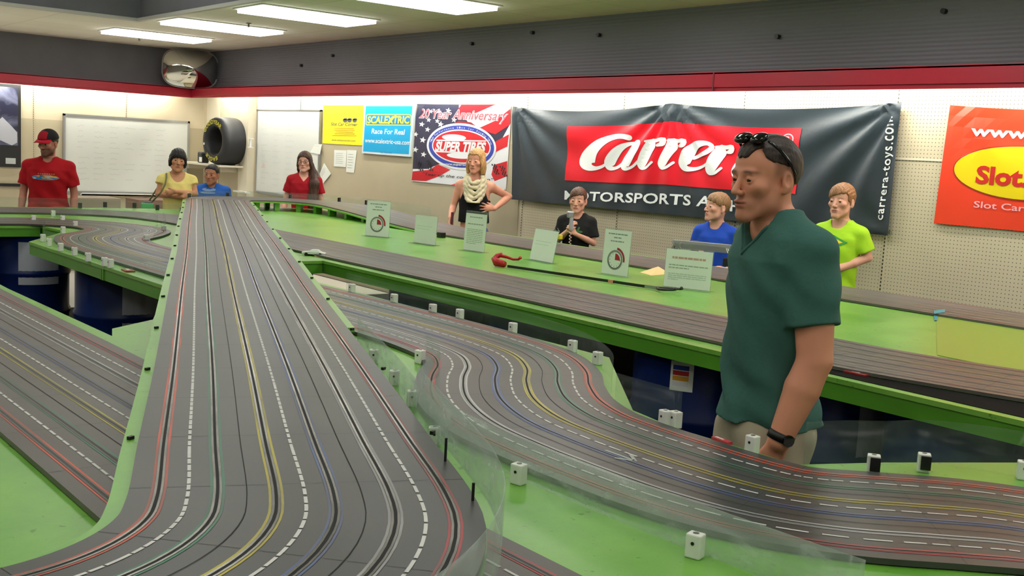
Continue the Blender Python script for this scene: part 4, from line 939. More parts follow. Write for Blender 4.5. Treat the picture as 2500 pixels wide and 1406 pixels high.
sign((1128, 610), (1183, 618), .216, .285, 'white sign with a dense text block, in front of the blonde woman', 'text')
sign((1284, 633), (1357, 645), .27, .216, 'pale blank sign leaning back beside the red grabber handle', 'blank', -.12, .18)
sign((1467, 668), (1531, 678), .216, .285, 'large white sign with red stopwatch picture, right of the boy in black', 'watch')
sign((1628, 701), (1723, 712), .285, .225, 'landscape white sign with pale red heading beside the black claw', 'red', .0)
# reaching grabber
A = Vector(at_z(1240, 655, ZD)); Bp = Vector(at_z(1602, 709, ZD)); d = (Bp - A).normalized(); rz = math.atan2(d.y, d.x)
G = thing('reach_grabber', 'long black reaching grabber with red handle lying on the green table', 'grabber', (A.x, A.y, ZD), rz); Ln = (Bp - A).length
MB().box((Ln / 2, 0, .014), (Ln, .014, .016)).build('shaft', mat('grabber_black', srgb(24, 30, 28), .4), G)
MB().box((Ln * .72, 0, .014), (.035, .018, .02)).build('band', mat('band_pink', srgb(200, 140, 116), .5), G)
MB().box((Ln - .03, 0, .015), (.09, .018, .02)).build('metal_sleeve', M_ALU, G)
hd = MB().tube([(-.03, 0, .022), (-.10, .0, .03), (-.13, .015, .045), (-.125, .03, .065), (-.09, .035, .078)], [.020, .028, .024, .018, .014], 10); o = hd.build('handle', mat('grabber_red', srgb(176, 16, 22), .35), G, True)
MB().tube([(-.10, .03, .072), (-.05, .04, .066), (0.0, .045, .056), (.04, .05, .060), (.06, .05, .075)], [.014, .010, .008, .008, .011], 8).build('trigger', MATS['grabber_red'], G, True)
for s in (-1, 1): MB().tube([(Ln + .01, s * .008, .015), (Ln + .045, s * .045, .016), (Ln + .09, s * .052, .018), (Ln + .135, s * .035, .022), (Ln + .15, s * .03, .03)], [.008, .008, .007, .006, .011], 8).build('claw', MATS['grabber_black'], G, True)
# folded orange leaflet, black box, tape and mat
def flat_on(poly_px, z0, z1, name, m, label, cat, group=None):
    P = [at_z(a, b, z0)[:2] for a, b in poly_px]; return tag(MB().prism(P, z0, z1).build(name, m), label, cat, group)
q = [at_z(*p, ZD) for p in ((1562, 665), (1590, 673), (1638, 669), (1606, 663))]
g = MB(); g.add([(*q[0][:2], ZD + .001), (*q[1][:2], ZD + .001), (*q[2][:2], ZD + .001), (*q[3][:2], ZD + .035), (*q[3][:2], ZD + .001)], [(0, 1, 3), (1, 2, 3), (0, 3, 4), (3, 2, 4), (0, 4, 2, 1)]); tag(g.build('folded_leaflet', mat('leaflet_peach', srgb(240, 214, 150), .5)), 'pale orange folded leaflet on the green table between two signs', 'leaflet')
p = at_z(1077, 580, ZD); o = thing('black_box', 'small black box at the near edge of the wall track, right of the blank sign', 'box', p, .1); bevel(MB().box((0, 0, .022), (.06, .05, .044)).build('body', M_BLACK, o), .004); MB().tube([(-.03, 0, .02), (-.07, -.03, .004), (-.10, -.05, .004)], .003, 6).build('cable', M_PAPER, o)
p = at_z(946, 533, ZT); o = thing('slot_car', 'tiny orange red car on the wall track behind the leftmost sign', 'toy car', (p[0], p[1], ZT + .001), .1)
def toy_car(o, m, L=.13, Wd_=.055):
    g = MB(); prof = [(-L/2, .012), (-L/2, .026), (-L*.2, .030), (-L*.08, .042), (L*.18, .042), (L*.3, .028), (L/2, .022), (L/2, .010)]
    n = len(prof); vs = [(x, s * Wd_ / 2 * (.8 if z > .035 else 1), z) for s in (-1, 1) for x, z in prof]
    fs = [tuple(range(n)), tuple(range(2*n - 1, n - 1, -1))] + [(i, n + i, n + (i + 1) % n, (i + 1) % n) for i in range(n)]
    g.add(vs, fs); bevel(g.build('car_body', m, o), .003)
    for x in (-L * .3, L * .3):
        for s in (-1, 1): MB().cyl((x, s * Wd_ * .5 - .006, .011), (x, s * Wd_ * .5 + .006, .011), .011, 12).build('wheel', M_BLACK, o)
toy_car(o, mat('car_orange', srgb(214, 74, 44), .3))
p = at_z(727, 623, ZD); o = thing('slot_car', 'small white toy car resting in the corner between bridge and sign table', 'toy car', (p[0] + .05, p[1] + .09, ZD), .9); toy_car(o, mat('car_white', srgb(226, 232, 226), .25), .15, .06)
def plate(px, L, Wd_, rz, m, label, z=ZD, marks=True):
    p = at_z(*px, z); o = thing('label_plate', label, 'label', (p[0], p[1], z), rz); MB().box((0, 0, .004), (L, Wd_, .008)).build('plate', m, o)
    if marks: MB().box((-.01, -.0, .0085), (L * .5, Wd_ * .3, .001)).build('marks', M_PAPER, o)
plate((780, 627), .07, .035, .1, mat('plate_peach', srgb(200, 150, 120), .5), 'small peach coloured plate on the table edge right of the bridge', marks=False)
plate((313, 662), .10, .05, -.1, mat('plate_red', srgb(150, 50, 46), .4), 'small red and white plate on the lip of the left winding track table')
plate((2093, 914), .09, .045, .0, mat('plate_red2', srgb(150, 36, 40), .4), 'dark red label plate on the green edge right of the tall man')
plate((1762, 1079), .062, .02, -.15, mat('plate_pink', srgb(196, 60, 76), .4), 'pinkish red label strip before the shorts of the tall man')
M_TAPE = mat('tape_blue', srgb(26, 132, 150), .5)
g = MB(); g.prism([at_z(*p, ZT)[:2] for p in ((2279, 759), (2307, 755), (2307, 763), (2281, 767))], ZT + .0015, ZT + .0022); g.prism([at_z(*p, ZD)[:2] for p in ((2279, 767), (2289, 767), (2289, 784), (2281, 784))], ZD + .0035, ZD + .0045); tag(g.build('masking_tape', M_TAPE), 'L shaped piece of blue green masking tape at the track edge on the right', 'tape')
flat_on([(2285, 770), (2288, 868), (2520, 915), (2900, 1000), (2900, 880), (2500, 803)], ZD, ZD + .003, 'plastic_sheet', mat('sheet_lime', srgb(118, 160, 56), .35), 'thin yellowish sheet lying on the green table at the right edge', 'sheet')
# darkness of the gap between track and lip, laid on as flat black
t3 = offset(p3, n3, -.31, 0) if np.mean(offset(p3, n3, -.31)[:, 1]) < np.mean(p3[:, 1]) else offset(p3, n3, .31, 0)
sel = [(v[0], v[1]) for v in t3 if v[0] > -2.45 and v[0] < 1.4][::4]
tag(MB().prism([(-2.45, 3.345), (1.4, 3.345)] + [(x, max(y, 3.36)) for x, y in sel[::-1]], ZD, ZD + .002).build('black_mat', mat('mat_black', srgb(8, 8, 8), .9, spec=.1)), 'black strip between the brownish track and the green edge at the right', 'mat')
# arrow on the winding track
P = [at_z(a, b, ZT) for a, b in ((1478, 1098), (1486, 1104), (1545, 1122), (1547, 1112), (1560, 1128), (1510, 1131), (1505, 1125), (1535, 1127), (1478, 1104))]
def arrow(a, b, w):
    a, b = np.array(a[:2]), np.array(b[:2]); d = (b - a) / np.linalg.norm(b - a); n = np.array([-d[1], d[0]]); L = np.linalg.norm(b - a)
    g = MB(); g.prism([tuple(a + n * w / 2), tuple(a - n * w / 2), tuple(a + d * (L - .01) - n * w / 2), tuple(a + d * (L - .01) + n * w / 2)], ZT + .001, ZT + .0016)
    for s in (-1, 1): g.prism([tuple(b), tuple(b - d * .045 + n * s * .030), tuple(b - d * .055 + n * s * .024), tuple(b - d * .015)], ZT + .001, ZT + .0016)
    return g.build('painted_arrow', mat('arrow_grey', srgb(160, 168, 164), .5), T2)
arrow(at_z(1478, 1100, ZT), at_z(1556, 1128, ZT), .008)
# lap counter gantry and blue tool at the wall track
Fp = Vector(at_z(1790, 652, ZT)); Bq = Vector((Fp.x - .42, Fp.y - .18, 0))
o = thing('timing_bar', 'perforated aluminium bar on a black foot over the wall track before the boy in blue', 'metal bar', (Fp.x, Fp.y, ZT + .0015), math.atan2(Bq.y - Fp.y, Bq.x - Fp.x))
Lb = math.hypot(.42, .18); g = MB().box((Lb / 2, 0, .14), (Lb, .045, .028)); bar = g.build('bar', mat('bar_grey', srgb(160, 164, 160), .45, metal=.5), o)
MB().box((Lb / 2, -.0235, .115), (Lb * .9, .003, .04)).box((Lb / 2, .0235, .115), (Lb * .9, .003, .04)).build('side_plate', M_ALU, o); bevel(MB().box((0.02, 0, .03), (.10, .07, .06)).build('foot', M_BLACK, o), .005); MB().box((.02, 0, .095), (.02, .03, .08)).build('post', M_BLACK, o)
MB().box((Lb - .02, 0, .064), (.02, .03, .128)).build('post', M_BLACK, o)
for k in range(7): MB().tube([(-.02 + .012 * k, .03, .128), (-.045 + .012 * k, .05, .09), (-.05 + .012 * k, .055, .05)], .002, 6).build('ribbon_wire', M_PAPER, o)
p = Vector(at_z(1648, 652, ZT)); o = thing('clamp_tool', 'blue clamp with two upright grey prongs behind the landscape sign', 'clamp', (p.x, p.y, ZT + .0015), .2)
bevel(MB().box((0, 0, .055), (.07, .05, .11)).build('body', mat('tool_blue', srgb(30, 66, 140), .4), o), .006)
for s in (-1, 1): MB().tube([(s * .022, 0, .105), (s * .030, 0, .13), (s * .020, 0, .15), (s * .034, 0, .17)], [.009, .008, .007, .005], 8).build('prong', mat('tool_grey', srgb(110, 112, 100), .5), o, True)
p = Vector(at_z(1361, 600, ZT)); o = thing('clip_light', 'small yellow block with thin wires left of the boy in black', 'block', (p.x, p.y, ZT + .0015), .2)
bevel(MB().box((0, 0, .07), (.068, .04, .036)).build('yellow_block', mat('block_yellow', srgb(196, 186, 20), .5), o), .005); MB().box((0, 0, .026), (.05, .03, .052)).build('clear_base', M_ACR, o)
MB().tube([(-.02, 0, .088), (-.035, 0, .12), (-.045, .01, .14)], .0025, 6).tube([(.0, 0, .088), (.01, 0, .115), (-.01, 0, .14)], .0025, 6).build('wires', MATS['tool_grey'], o)
p = Vector(at_z(1128, 575, ZT)); o = thing('green_carton', 'small bright green carton behind the dense text sign', 'carton', (p.x, p.y + .1, ZT + .0015), .1); bevel(MB().box((0, 0, .055), (.075, .05, .11)).build('body', mat('carton_green', srgb(34, 150, 40), .5), o), .003)
# black plates that hold the curved guard at the bridge
for k, (px, h_) in enumerate((((1086, 1140), .060), ((1153, 1238), .045), ((1168, 1375), .04))):
    z = ZB - .012 if k < 2 else ZD; p = at_z(*px, z); o = MB().box((0, 0, h_ / 2), (.004, .005, h_)).build('guard_post', M_BLACK); o.location = (p[0], p[1], z); o.rotation_euler = (0, 0, -.5); tag(o, 'thin black upright holding the curved guard beside the bridge, %s' % ('farthest', 'middle', 'nearest the bottom edge')[k], 'post', 'black uprights of the curved guard')
# chair and low boxes behind the left tracks
p = at_y(66, 470, 3.3); c = (-12.2, 2.62)
o = thing('plastic_chair', 'white plastic chair behind the man in the red cap', 'chair', (c[0], c[1], 0), math.radians(80))
MB().box((0, 0, .44), (.46, .44, .03)).build('seat', M_WHITE, o); g = MB(); n = 12; vs = []
for k in range(n + 1):
    a = PI * k / n; vs += [(.22 * math.cos(a), .22, .46 + .0 * k), (.22 * math.cos(a), .24, .70 + .22 * math.sin(a))]
g.add([(x, y + t_, z) for t_ in (0, .015) for x, y, z in vs], [(2*k, 2*k+1, 2*k+3, 2*k+2) for k in range(n)] + [(26+2*k, 26+2*k+2, 26+2*k+3, 26+2*k+1) for k in range(n)]).build('backrest', M_WHITE, o)
for sx in (-1, 1):
    for sy in (-1, 1): MB().cyl((sx * .2, sy * .19, .43), (sx * .23, sy * .22, 0), .016, 8).build('leg', M_WHITE, o)
for x, y, w_, h_, c_, l in ((-13.6, 4.1, .9, .88, srgb(150, 138, 120), 'brownish cabinet behind the left track, right of the man in the cap'), (-13.7, 5.2, .8, .86, srgb(128, 100, 84), 'reddish brown cabinet under the wide whiteboard')):
    o = thing('low_cabinet', l, 'cabinet', (x, y, 0)); bevel(MB().box((0, 0, h_ / 2), (.45, w_, h_)).build('body', mat('cab_%d' % int(y * 10), c_, .6), o), .004); MB().box((.228, 0, h_ * .5), (.008, w_ * .9, h_ * .85)).build('door', mat('cab_%d' % int(y * 10), c_, .6), o)
# ================================================================== people: smooth solid modelling on a grid
def axis(segs):
    out = [segs[0][0]]
    for lo, hi, st in segs:
        n = max(1, int(round((hi - lo) / st))); out += list(np.linspace(lo, hi, n + 1)[1:])
    return np.array(out, np.float32)
def rotm(rx=0, ry=0, rz=0):
    return np.array((Matrix.Rotation(rz, 3, 'Z') @ Matrix.Rotation(ry, 3, 'Y') @ Matrix.Rotation(rx, 3, 'X')), np.float32)
class Solid:
    def __init__(s): s.p = []
    def add(s, f, lo, hi, k=.01, op='u'): s.p.append((f, np.array(lo, float), np.array(hi, float), k, op)); return s
    def ell(s, c, r, k=.01, op='u', rot=None):
        c = np.array(c, np.float32); r = np.array(r, np.float32); R = None if rot is None else rotm(*rot)
        def f(X, Y, Z):
            x, y, z = X - c[0], Y - c[1], Z - c[2]
            if R is not None:
                x, y, z = R[0, 0] * x + R[1, 0] * y + R[2, 0] * z, R[0, 1] * x + R[1, 1] * y + R[2, 1] * z, R[0, 2] * x + R[1, 2] * y + R[2, 2] * z
            k0 = np.sqrt((x / r[0]) ** 2 + (y / r[1]) ** 2 + (z / r[2]) ** 2); k1 = np.sqrt((x / r[0] ** 2) ** 2 + (y / r[1] ** 2) ** 2 + (z / r[2] ** 2) ** 2) + 1e-9
            return np.where(k0 < 1e-3, -min(r), k0 * (k0 - 1) / k1)
        m = max(r); return s.add(f, c - m, c + m, k, op)
    def cone(s, a, b, ra, rb, k=.01, op='u', flat=None):
        """round cone; flat=(axis vector, factor) squashes across an axis"""
        a = np.array(a, np.float32); b = np.array(b, np.float32); ba = b - a; L2 = float(ba @ ba) + 1e-12
        if flat is not None: fa = np.array(flat[0], np.float32); fa /= np.linalg.norm(fa); ff = 1 / flat[1] - 1
        def f(X, Y, Z):
            x, y, z = X - a[0], Y - a[1], Z - a[2]; t = np.clip((x * ba[0] + y * ba[1] + z * ba[2]) / L2, 0, 1)
            x = x - ba[0] * t; y = y - ba[1] * t; z = z - ba[2] * t
            if flat is not None:
                q = (x * fa[0] + y * fa[1] + z * fa[2]) * ff; x = x + fa[0] * q; y = y + fa[1] * q; z = z + fa[2] * q
            return np.sqrt(x * x + y * y + z * z) - (ra + (rb - ra) * t)
        m = max(ra, rb); return s.add(f, np.minimum(a, b) - m, np.maximum(a, b) + m, k, op)
    def loft(s, secs, k=.02, n=2.3, op='u', grow=0.0):
        """secs: (z, halfwidth, halfdepth, xc, yc)"""
        S = np.array(secs, np.float32); z0, z1 = S[0, 0], S[-1, 0]
        def f(X, Y, Z):
            zz = np.clip(Z, z0, z1); a = np.interp(zz, S[:, 0], S[:, 1]).astype(np.float32) + grow; b = np.interp(zz, S[:, 0], S[:, 2]).astype(np.float32) + grow
            cx = np.interp(zz, S[:, 0], S[:, 3]); cy = np.interp(zz, S[:, 0], S[:, 4])
            q = (np.abs((X - cx) / a) ** n + np.abs((Y - cy) / b) ** n) ** (1 / n)
            d = (q - 1) * np.minimum(a, b); return np.maximum(d, np.maximum(z0 - Z, Z - z1))
        m = max(S[:, 1].max(), S[:, 2].max()) + grow + .03
        return s.add(f, (S[:, 3].min() - m, S[:, 4].min() - m, z0), (S[:, 3].max() + m, S[:, 4].max() + m, z1), k, op)
    def cut(s, fn, lo=(-9, -9, -9), hi=(9, 9, 9), k=.004): return s.add(fn, lo, hi, k, 'i')       # keep where fn < 0
    def chain(s, pts, rs, k=.012, **kw):
        for i in range(len(pts) - 1): s.cone(pts[i], pts[i + 1], rs[i], rs[i + 1], k, **kw)
        return s
    def ev(s, ax, ay, az):
        D = np.full((len(ax), len(ay), len(az)), 1.0, np.float32)
        for f, lo, hi, k, op in s.p:
            m = max(k, .02) + .01; sl = []
            for a_, l, h in zip((ax, ay, az), lo, hi): sl.append(slice(max(0, int(np.searchsorted(a_, l - m)) - 1), min(len(a_), int(np.searchsorted(a_, h + m)) + 1)))
            if op == 'i': sl = [slice(0, len(ax)), slice(0, len(ay)), slice(0, len(az))] if lo[0] < -8 else sl
            X, Y, Z = ax[sl[0]][:, None, None], ay[sl[1]][None, :, None], az[sl[2]][None, None, :]
            d = np.broadcast_to(f(X, Y, Z), (len(ax[sl[0]]), len(ay[sl[1]]), len(az[sl[2]]))).astype(np.float32); e = D[sl[0], sl[1], sl[2]]
            if op == 'u': h = np.clip(.5 + .5 * (e - d) / k, 0, 1); D[sl[0], sl[1], sl[2]] = e * (1 - h) + d * h - k * h * (1 - h)
            else:
                d2 = -d if op == 's' else d; h = np.clip(.5 - .5 * (e - d2) / k, 0, 1); D[sl[0], sl[1], sl[2]] = e * (1 - h) + d2 * h + k * h * (1 - h)
        return D
def nets(D, ax, ay, az):
    D = D.copy(); D[0] = D[-1] = 1; D[:, 0] = D[:, -1] = 1; D[:, :, 0] = D[:, :, -1] = 1
    S = D < 0; c = S[:-1, :-1, :-1].astype(np.int8)
    cnt = np.zeros(c.shape, np.int8)
    for i in (0, 1):
        for j in (0, 1):
            for k in (0, 1): cnt += S[i:S.shape[0] - 1 + i, j:S.shape[1] - 1 + j, k:S.shape[2] - 1 + k]
    act = (cnt > 0) & (cnt < 8); I = np.argwhere(act); idx = np.full(act.shape, -1, np.int32); idx[act] = np.arange(len(I))
    P = np.zeros((len(I), 3)); N = np.zeros(len(I)); i, j, k = I.T
    cr = [(a, b, c_) for a in (0, 1) for b in (0, 1) for c_ in (0, 1)]
    for a in cr:
        for ax_ in range(3):
            if a[ax_] == 1: continue
            b = list(a); b[ax_] = 1
            d0 = D[i + a[0], j + a[1], k + a[2]]; d1 = D[i + b[0], j + b[1], k + b[2]]; m = (d0 < 0) != (d1 < 0); t = np.where(m, d0 / (d0 - d1 + 1e-12), 0)
            p0 = np.stack([ax[i + a[0]], ay[j + a[1]], az[k + a[2]]], 1); p1 = np.stack([ax[i + b[0]], ay[j + b[1]], az[k + b[2]]], 1)
            P += np.where(m[:, None], p0 + (p1 - p0) * t[:, None], 0); N += m
    P /= N[:, None]; F = []
    for a in range(3):
        b, c_ = (a + 1) % 3, (a + 2) % 3
        s0 = [slice(None)] * 3; s1 = [slice(None)] * 3; s0[a] = slice(0, -1); s1[a] = slice(1, None)
        A = S[tuple(s0)]; B = S[tuple(s1)]; E = np.argwhere(A != B)
        ok = (E[:, b] > 0) & (E[:, c_] > 0) & (E[:, b] < D.shape[b] - 1) & (E[:, c_] < D.shape[c_] - 1); E = E[ok]
        def g(db, dc):
            q = E.copy(); q[:, b] -= db; q[:, c_] -= dc; return idx[q[:, 0], q[:, 1], q[:, 2]]
        Q = np.stack([g(1, 1), g(0, 1), g(0, 0), g(1, 0)], 1); fl = ~A[E[:, 0], E[:, 1], E[:, 2]]
        Q[fl] = Q[fl][:, ::-1]; F.append(Q)
    return P, np.concatenate(F)
def solid_obj(name, sol, segs, m, parent, tint=None, smooth_it=2):
    ax, ay, az = [axis(q) for q in segs]; D = sol.ev(ax, ay, az); P, F = nets(D, ax, ay, az)
    if len(P) == 0: return None
    # relax the grid steps a little
    if smooth_it:
        E = np.concatenate([F[:, [0, 1]], F[:, [1, 2]], F[:, [2, 3]], F[:, [3, 0]]]); deg = np.bincount(E.ravel(), minlength=len(P)).astype(float)
        for _ in range(smooth_it):
            A = np.zeros_like(P)
            for a in range(3): A[:, a] = np.bincount(E[:, 0], P[E[:, 1], a], len(P)) + np.bincount(E[:, 1], P[E[:, 0], a], len(P))
            P = P * .45 + .55 * A / deg[:, None]
    me = bpy.data.meshes.new(name); me.from_pydata(P.tolist(), [], F.tolist()); me.update()
    o = link_mesh(name, me, m, parent, True)
    if tint is not None:
        col = me.color_attributes.new('tint', 'FLOAT_COLOR', 'POINT'); C = np.ones((len(P), 4), np.float32); C[:, :3] = tint(P); col.data.foreach_set('color', C.ravel())
    return o

M_SKIN = vcol_mat('skin', .48, .35)
def sm(a, b, x): t = np.clip((x - a) / (b - a), 0, 1); return t * t * (3 - 2 * t)
def head_frame(c, yaw, pitch, roll, hs):
    R = rotm(pitch, roll, yaw) * hs; c = np.array(c, np.float32)
    return (lambda p: c + R @ np.array(p, np.float32)), R / hs
def add_head(S, HF, R, hs, male=True, nose=1.0, jaw=1.0, ear=True, neck_to=None, neck_r=.055, smile=0):
    e = Matrix(R.tolist()).to_euler('XYZ'); rot = (e.x, e.y, e.z)
    E = lambda c, r, k=.01, op='u': S.ell(HF(c), np.array(r) * hs, k * hs, op, rot)
    C = lambda a, b, ra, rb, k=.01, op='u': S.cone(HF(a), HF(b), ra * hs, rb * hs, k * hs, op)
    E((0, .018, .030), (.075, .094, .084)); E((0, -.036, .038), (.062, .048, .056), .02); E((0, -.030, -.025), (.060, .058, .072), .02)
    for s in (-1, 1):
        C((s * .052 * jaw, .000, -.040), (s * .044 * jaw, -.020, -.072), .020, .019, .02); C((s * .044 * jaw, -.020, -.072), (s * .012, -.072, -.104), .019, .017, .02)
        E((s * .043, -.060, -.022), (.020, .020, .016), .02)
    E((0, -.076, -.100), (.022, .018, .018), .015); E((0, -.068, -.070), (.034, .026, .026), .015)
    if male: C((-.036, -.080, .017), (.036, -.080, .017), .009, .009, .014)
    for s in (-1, 1): E((s * .031, -.100, -.003), (.019, .020, .013), .012, 's')
    for s in (-1, 1):
        E((s * .031, -.0745, -.002), (.0148, .0148, .0145), .004); E((s * .031, -.092, -.004), (.0125, .012, .0034), .002, 's')
    C((0, -.084, .006), (0, -.1075 * (1 + .03 * (nose - 1)), -.034), .0075, .0105 * nose, .008)
    for s in (-1, 1): E((s * .0115, -.0965, -.038), (.0085, .011, .008), .005)
    for s in (-1, 1): E((s * .0065, -.1035, -.0455), (.0035, .005, .003), .002, 's')
    E((0, -.0905, -.0625), (.024, .0105, .0062), .005); E((0, -.0885, -.0745), (.020, .0105, .0072), .005); E((0, -.103, -.0685), (.023, .010, .0016), .002, 's')
    if ear:
        for s in (-1, 1):
            E((s * .078, .014, -.012), (.009, .019, .031), .006); E((s * .086, .010, -.006), (.006, .010, .017), .003, 's'); E((s * .076, .006, -.036), (.007, .009, .010), .005)
    if neck_to is not None:
        for off, rr in ((0, 1),): S.cone(HF((0, .022, -.055)), neck_to, .052 * hs, neck_r, .03)
def head_tint(HF, R, hs, skin, lip=None, stub=0.0, brow=None, cheek=.12, iris=None, fade=0.0, fadecol=None):
    skin = np.array(skin[:3]); lip = np.array((lip or srgb(160, 84, 76))[:3]); brow = np.array((brow or srgb(60, 44, 34))[:3]); o = HF((0, 0, 0)); Ri = R.T / hs
    def t(P):
        q = (P - o) @ Ri.T; x, y, z = q.T; C = np.tile(skin, (len(P), 1))
        n = .5 + .5 * np.sin(40 * x + 3) * np.sin(37 * z + 1); C = C * (1 - .06 * n[:, None]); front = sm(-.02, -.06, y)
        ck = cheek * np.exp(-(((np.abs(x) - .045) / .02) ** 2 + ((z + .032) / .02) ** 2)) * front; C = C * (1 - ck[:, None] * np.array([0, .45, .45]))
        if stub:
            b = front * sm(-.03, -.055, z + .25 * np.maximum(0, -y - .07) * 0) * (z > -.14); b = np.maximum(b, sm(.02, -.01, y) * sm(-.035, -.06, z) * (z > -.12)); mst = np.exp(-((x / .03) ** 2 + ((z + .053) / .008) ** 2)) * front
            b = np.clip(b + mst, 0, 1) * stub; C = C * (1 - b[:, None]) + np.array(srgb(58, 44, 38)[:3]) * b[:, None]
        if fade:
            hb = sm(-.035, -.01, y) * sm(-.012, .015, z + 1.2 * np.maximum(0, y - .02)) ; hb = hb * np.clip(1 - .9 * np.exp(-(((y - .012) / .022) ** 2 + ((z + .014) / .034) ** 2)), 0, 1) * (1 - sm(.12, .13, z)); hb = np.clip(hb, 0, 1) * fade
            hb = hb * sm(-.10, -.075, z); C = C * (1 - hb[:, None]) + np.array((fadecol or srgb(70, 52, 42))[:3]) * hb[:, None]
        l = np.exp(-((x / .021) ** 4 + ((z + .0685) / .0105) ** 4)) * (y < -.082); C = C * (1 - l[:, None] * .8) + lip * l[:, None] * .8
        bz = .0205 - 18 * (np.abs(x) - .026) ** 2 * .3; br = np.exp(-(((np.abs(x) - .031) / .019) ** 4 + ((z - bz) / .0048) ** 2)) * (y < -.055); C = C * (1 - br[:, None] * .85) + brow * br[:, None] * .85
        return np.clip(C, 0, 1)
    return t
M_EYEW = mat('eye_white', srgb(180, 170, 162), .3); M_IRIS = mat('eye_dark', srgb(44, 34, 28), .2)
def eyes(HF, R, hs, parent, iris=None, look=(0, 0)):
    for s in (-1, 1):
        c = HF((s * .031, -.0745, -.002)); r = .0132 * hs; d = R @ np.array([look[0], -1, look[1]], np.float32); d /= np.linalg.norm(d)
        g = MB(); sg = 16
        up = Vector((0, 0, 1)); D = Vector(d.tolist()); u = D.cross(up).normalized(); w = u.cross(D); vs = []; fs = []
        for i in range(9):
            a = PI * i / 16
            for k in range(sg): b = 2 * PI * k / sg; vs.append(Vector(c.tolist()) + (D * math.cos(a) + (u * math.cos(b) + w * math.sin(b)) * math.sin(a)) * r)
        mi = []
        for i in range(8):
            for k in range(sg): fs.append((i * sg + k, i * sg + (k + 1) % sg, (i + 1) * sg + (k + 1) % sg, (i + 1) * sg + k)); mi.append(1 if i < 4 else 0)
        g.add(vs, fs); g.mi = mi; g.build('eye', [M_EYEW, M_IRIS], parent, True)
def hair_mat(name, c, c2):
    m = mat(name, c, .5, spec=.35); nt = m.node_tree; nd = nt.nodes; lk = nt.links
    tc = nd.new('ShaderNodeTexCoord'); mp = nd.new('ShaderNodeMapping'); mp.inputs['Scale'].default_value = (150, 150, 12); n = nd.new('ShaderNodeTexNoise'); n.inputs['Scale'].default_value = 1.0; n.inputs['Detail'].default_value = 4
    lk.new(tc.outputs['Object'], mp.inputs[0]); lk.new(mp.outputs[0], n.inputs['Vector']); cr = nd.new('ShaderNodeValToRGB'); cr.color_ramp.elements[0].position = .35; cr.color_ramp.elements[1].position = .7
    cr.color_ramp.elements[0].color = c2; cr.color_ramp.elements[1].color = c; lk.new(n.outputs['Fac'], cr.inputs[0]); lk.new(cr.outputs[0], nd['Principled BSDF'].inputs['Base Color'])
    bp = nd.new('ShaderNodeBump'); bp.inputs['Strength'].default_value = .5; bp.inputs['Distance'].default_value = .004; lk.new(n.outputs['Fac'], bp.inputs['Height']); lk.new(bp.outputs[0], nd['Principled BSDF'].inputs['Normal']); return m
def hair_short(HF, R, hs, line, thick=.010, parting=0.0, grow=None, sweep=0.0, rag=.003, pw=.016):
    """close cap of hair; line: list of (y, z) giving the hairline height along the head from front to back (head units)"""
    S = Solid(); e = Matrix(R.tolist()).to_euler('XYZ'); rot = (e.x, e.y, e.z); t = thick
    S.ell(HF((0, .018, .032)), np.array((.0755 + t * .7, .0945 + t, .0855 + t)) * hs, .01, 'u', rot); S.ell(HF((0, -.034, .044)), np.array((.0625 + t * .6, .050 + t * .8, .056 + t)) * hs, .02 * hs, 'u', rot)
    if grow: 
        for c, r in grow: S.ell(HF(c), np.array(r) * hs, .02 * hs, 'u', rot)
    o = HF((0, 0, 0)); Ri = (R.T / hs).astype(np.float32); L = np.array(line)
    def f(X, Y, Z):
        dx, dy, dz = X - o[0], Y - o[1], Z - o[2]; x = Ri[0, 0] * dx + Ri[0, 1] * dy + Ri[0, 2] * dz; y = Ri[1, 0] * dx + Ri[1, 1] * dy + Ri[1, 2] * dz; z = Ri[2, 0] * dx + Ri[2, 1] * dy + Ri[2, 2] * dz
        h = np.interp(y, L[:, 0], L[:, 1]); h = h + parting * np.exp(-((np.abs(x) - .042) / pw) ** 2) * (y < -.02) + sweep * x * (y < -.04)
        w = rag * (np.sin(190 * x + 60 * y) + .6 * np.sin(410 * x + 30 * z)) * (y < -.02) + .001 * np.sin(300 * y) ; return ((h + w) - z) * hs
    S.cut(f); 
    b0 = S.ev
    def ev(ax, ay, az):
        D = b0(ax, ay, az); X, Y, Z = ax[:, None, None] - o[0], ay[None, :, None] - o[1], az[None, None, :] - o[2]
        return D + (thick * .16 * np.sin(230 * X + 70 * Y + 3 * np.sin(60 * Z)) * np.sin(60 * Y + 90 * Z) + thick * .10 * np.sin(420 * X - 100 * Z)) * hs
    S.ev = ev
    return S
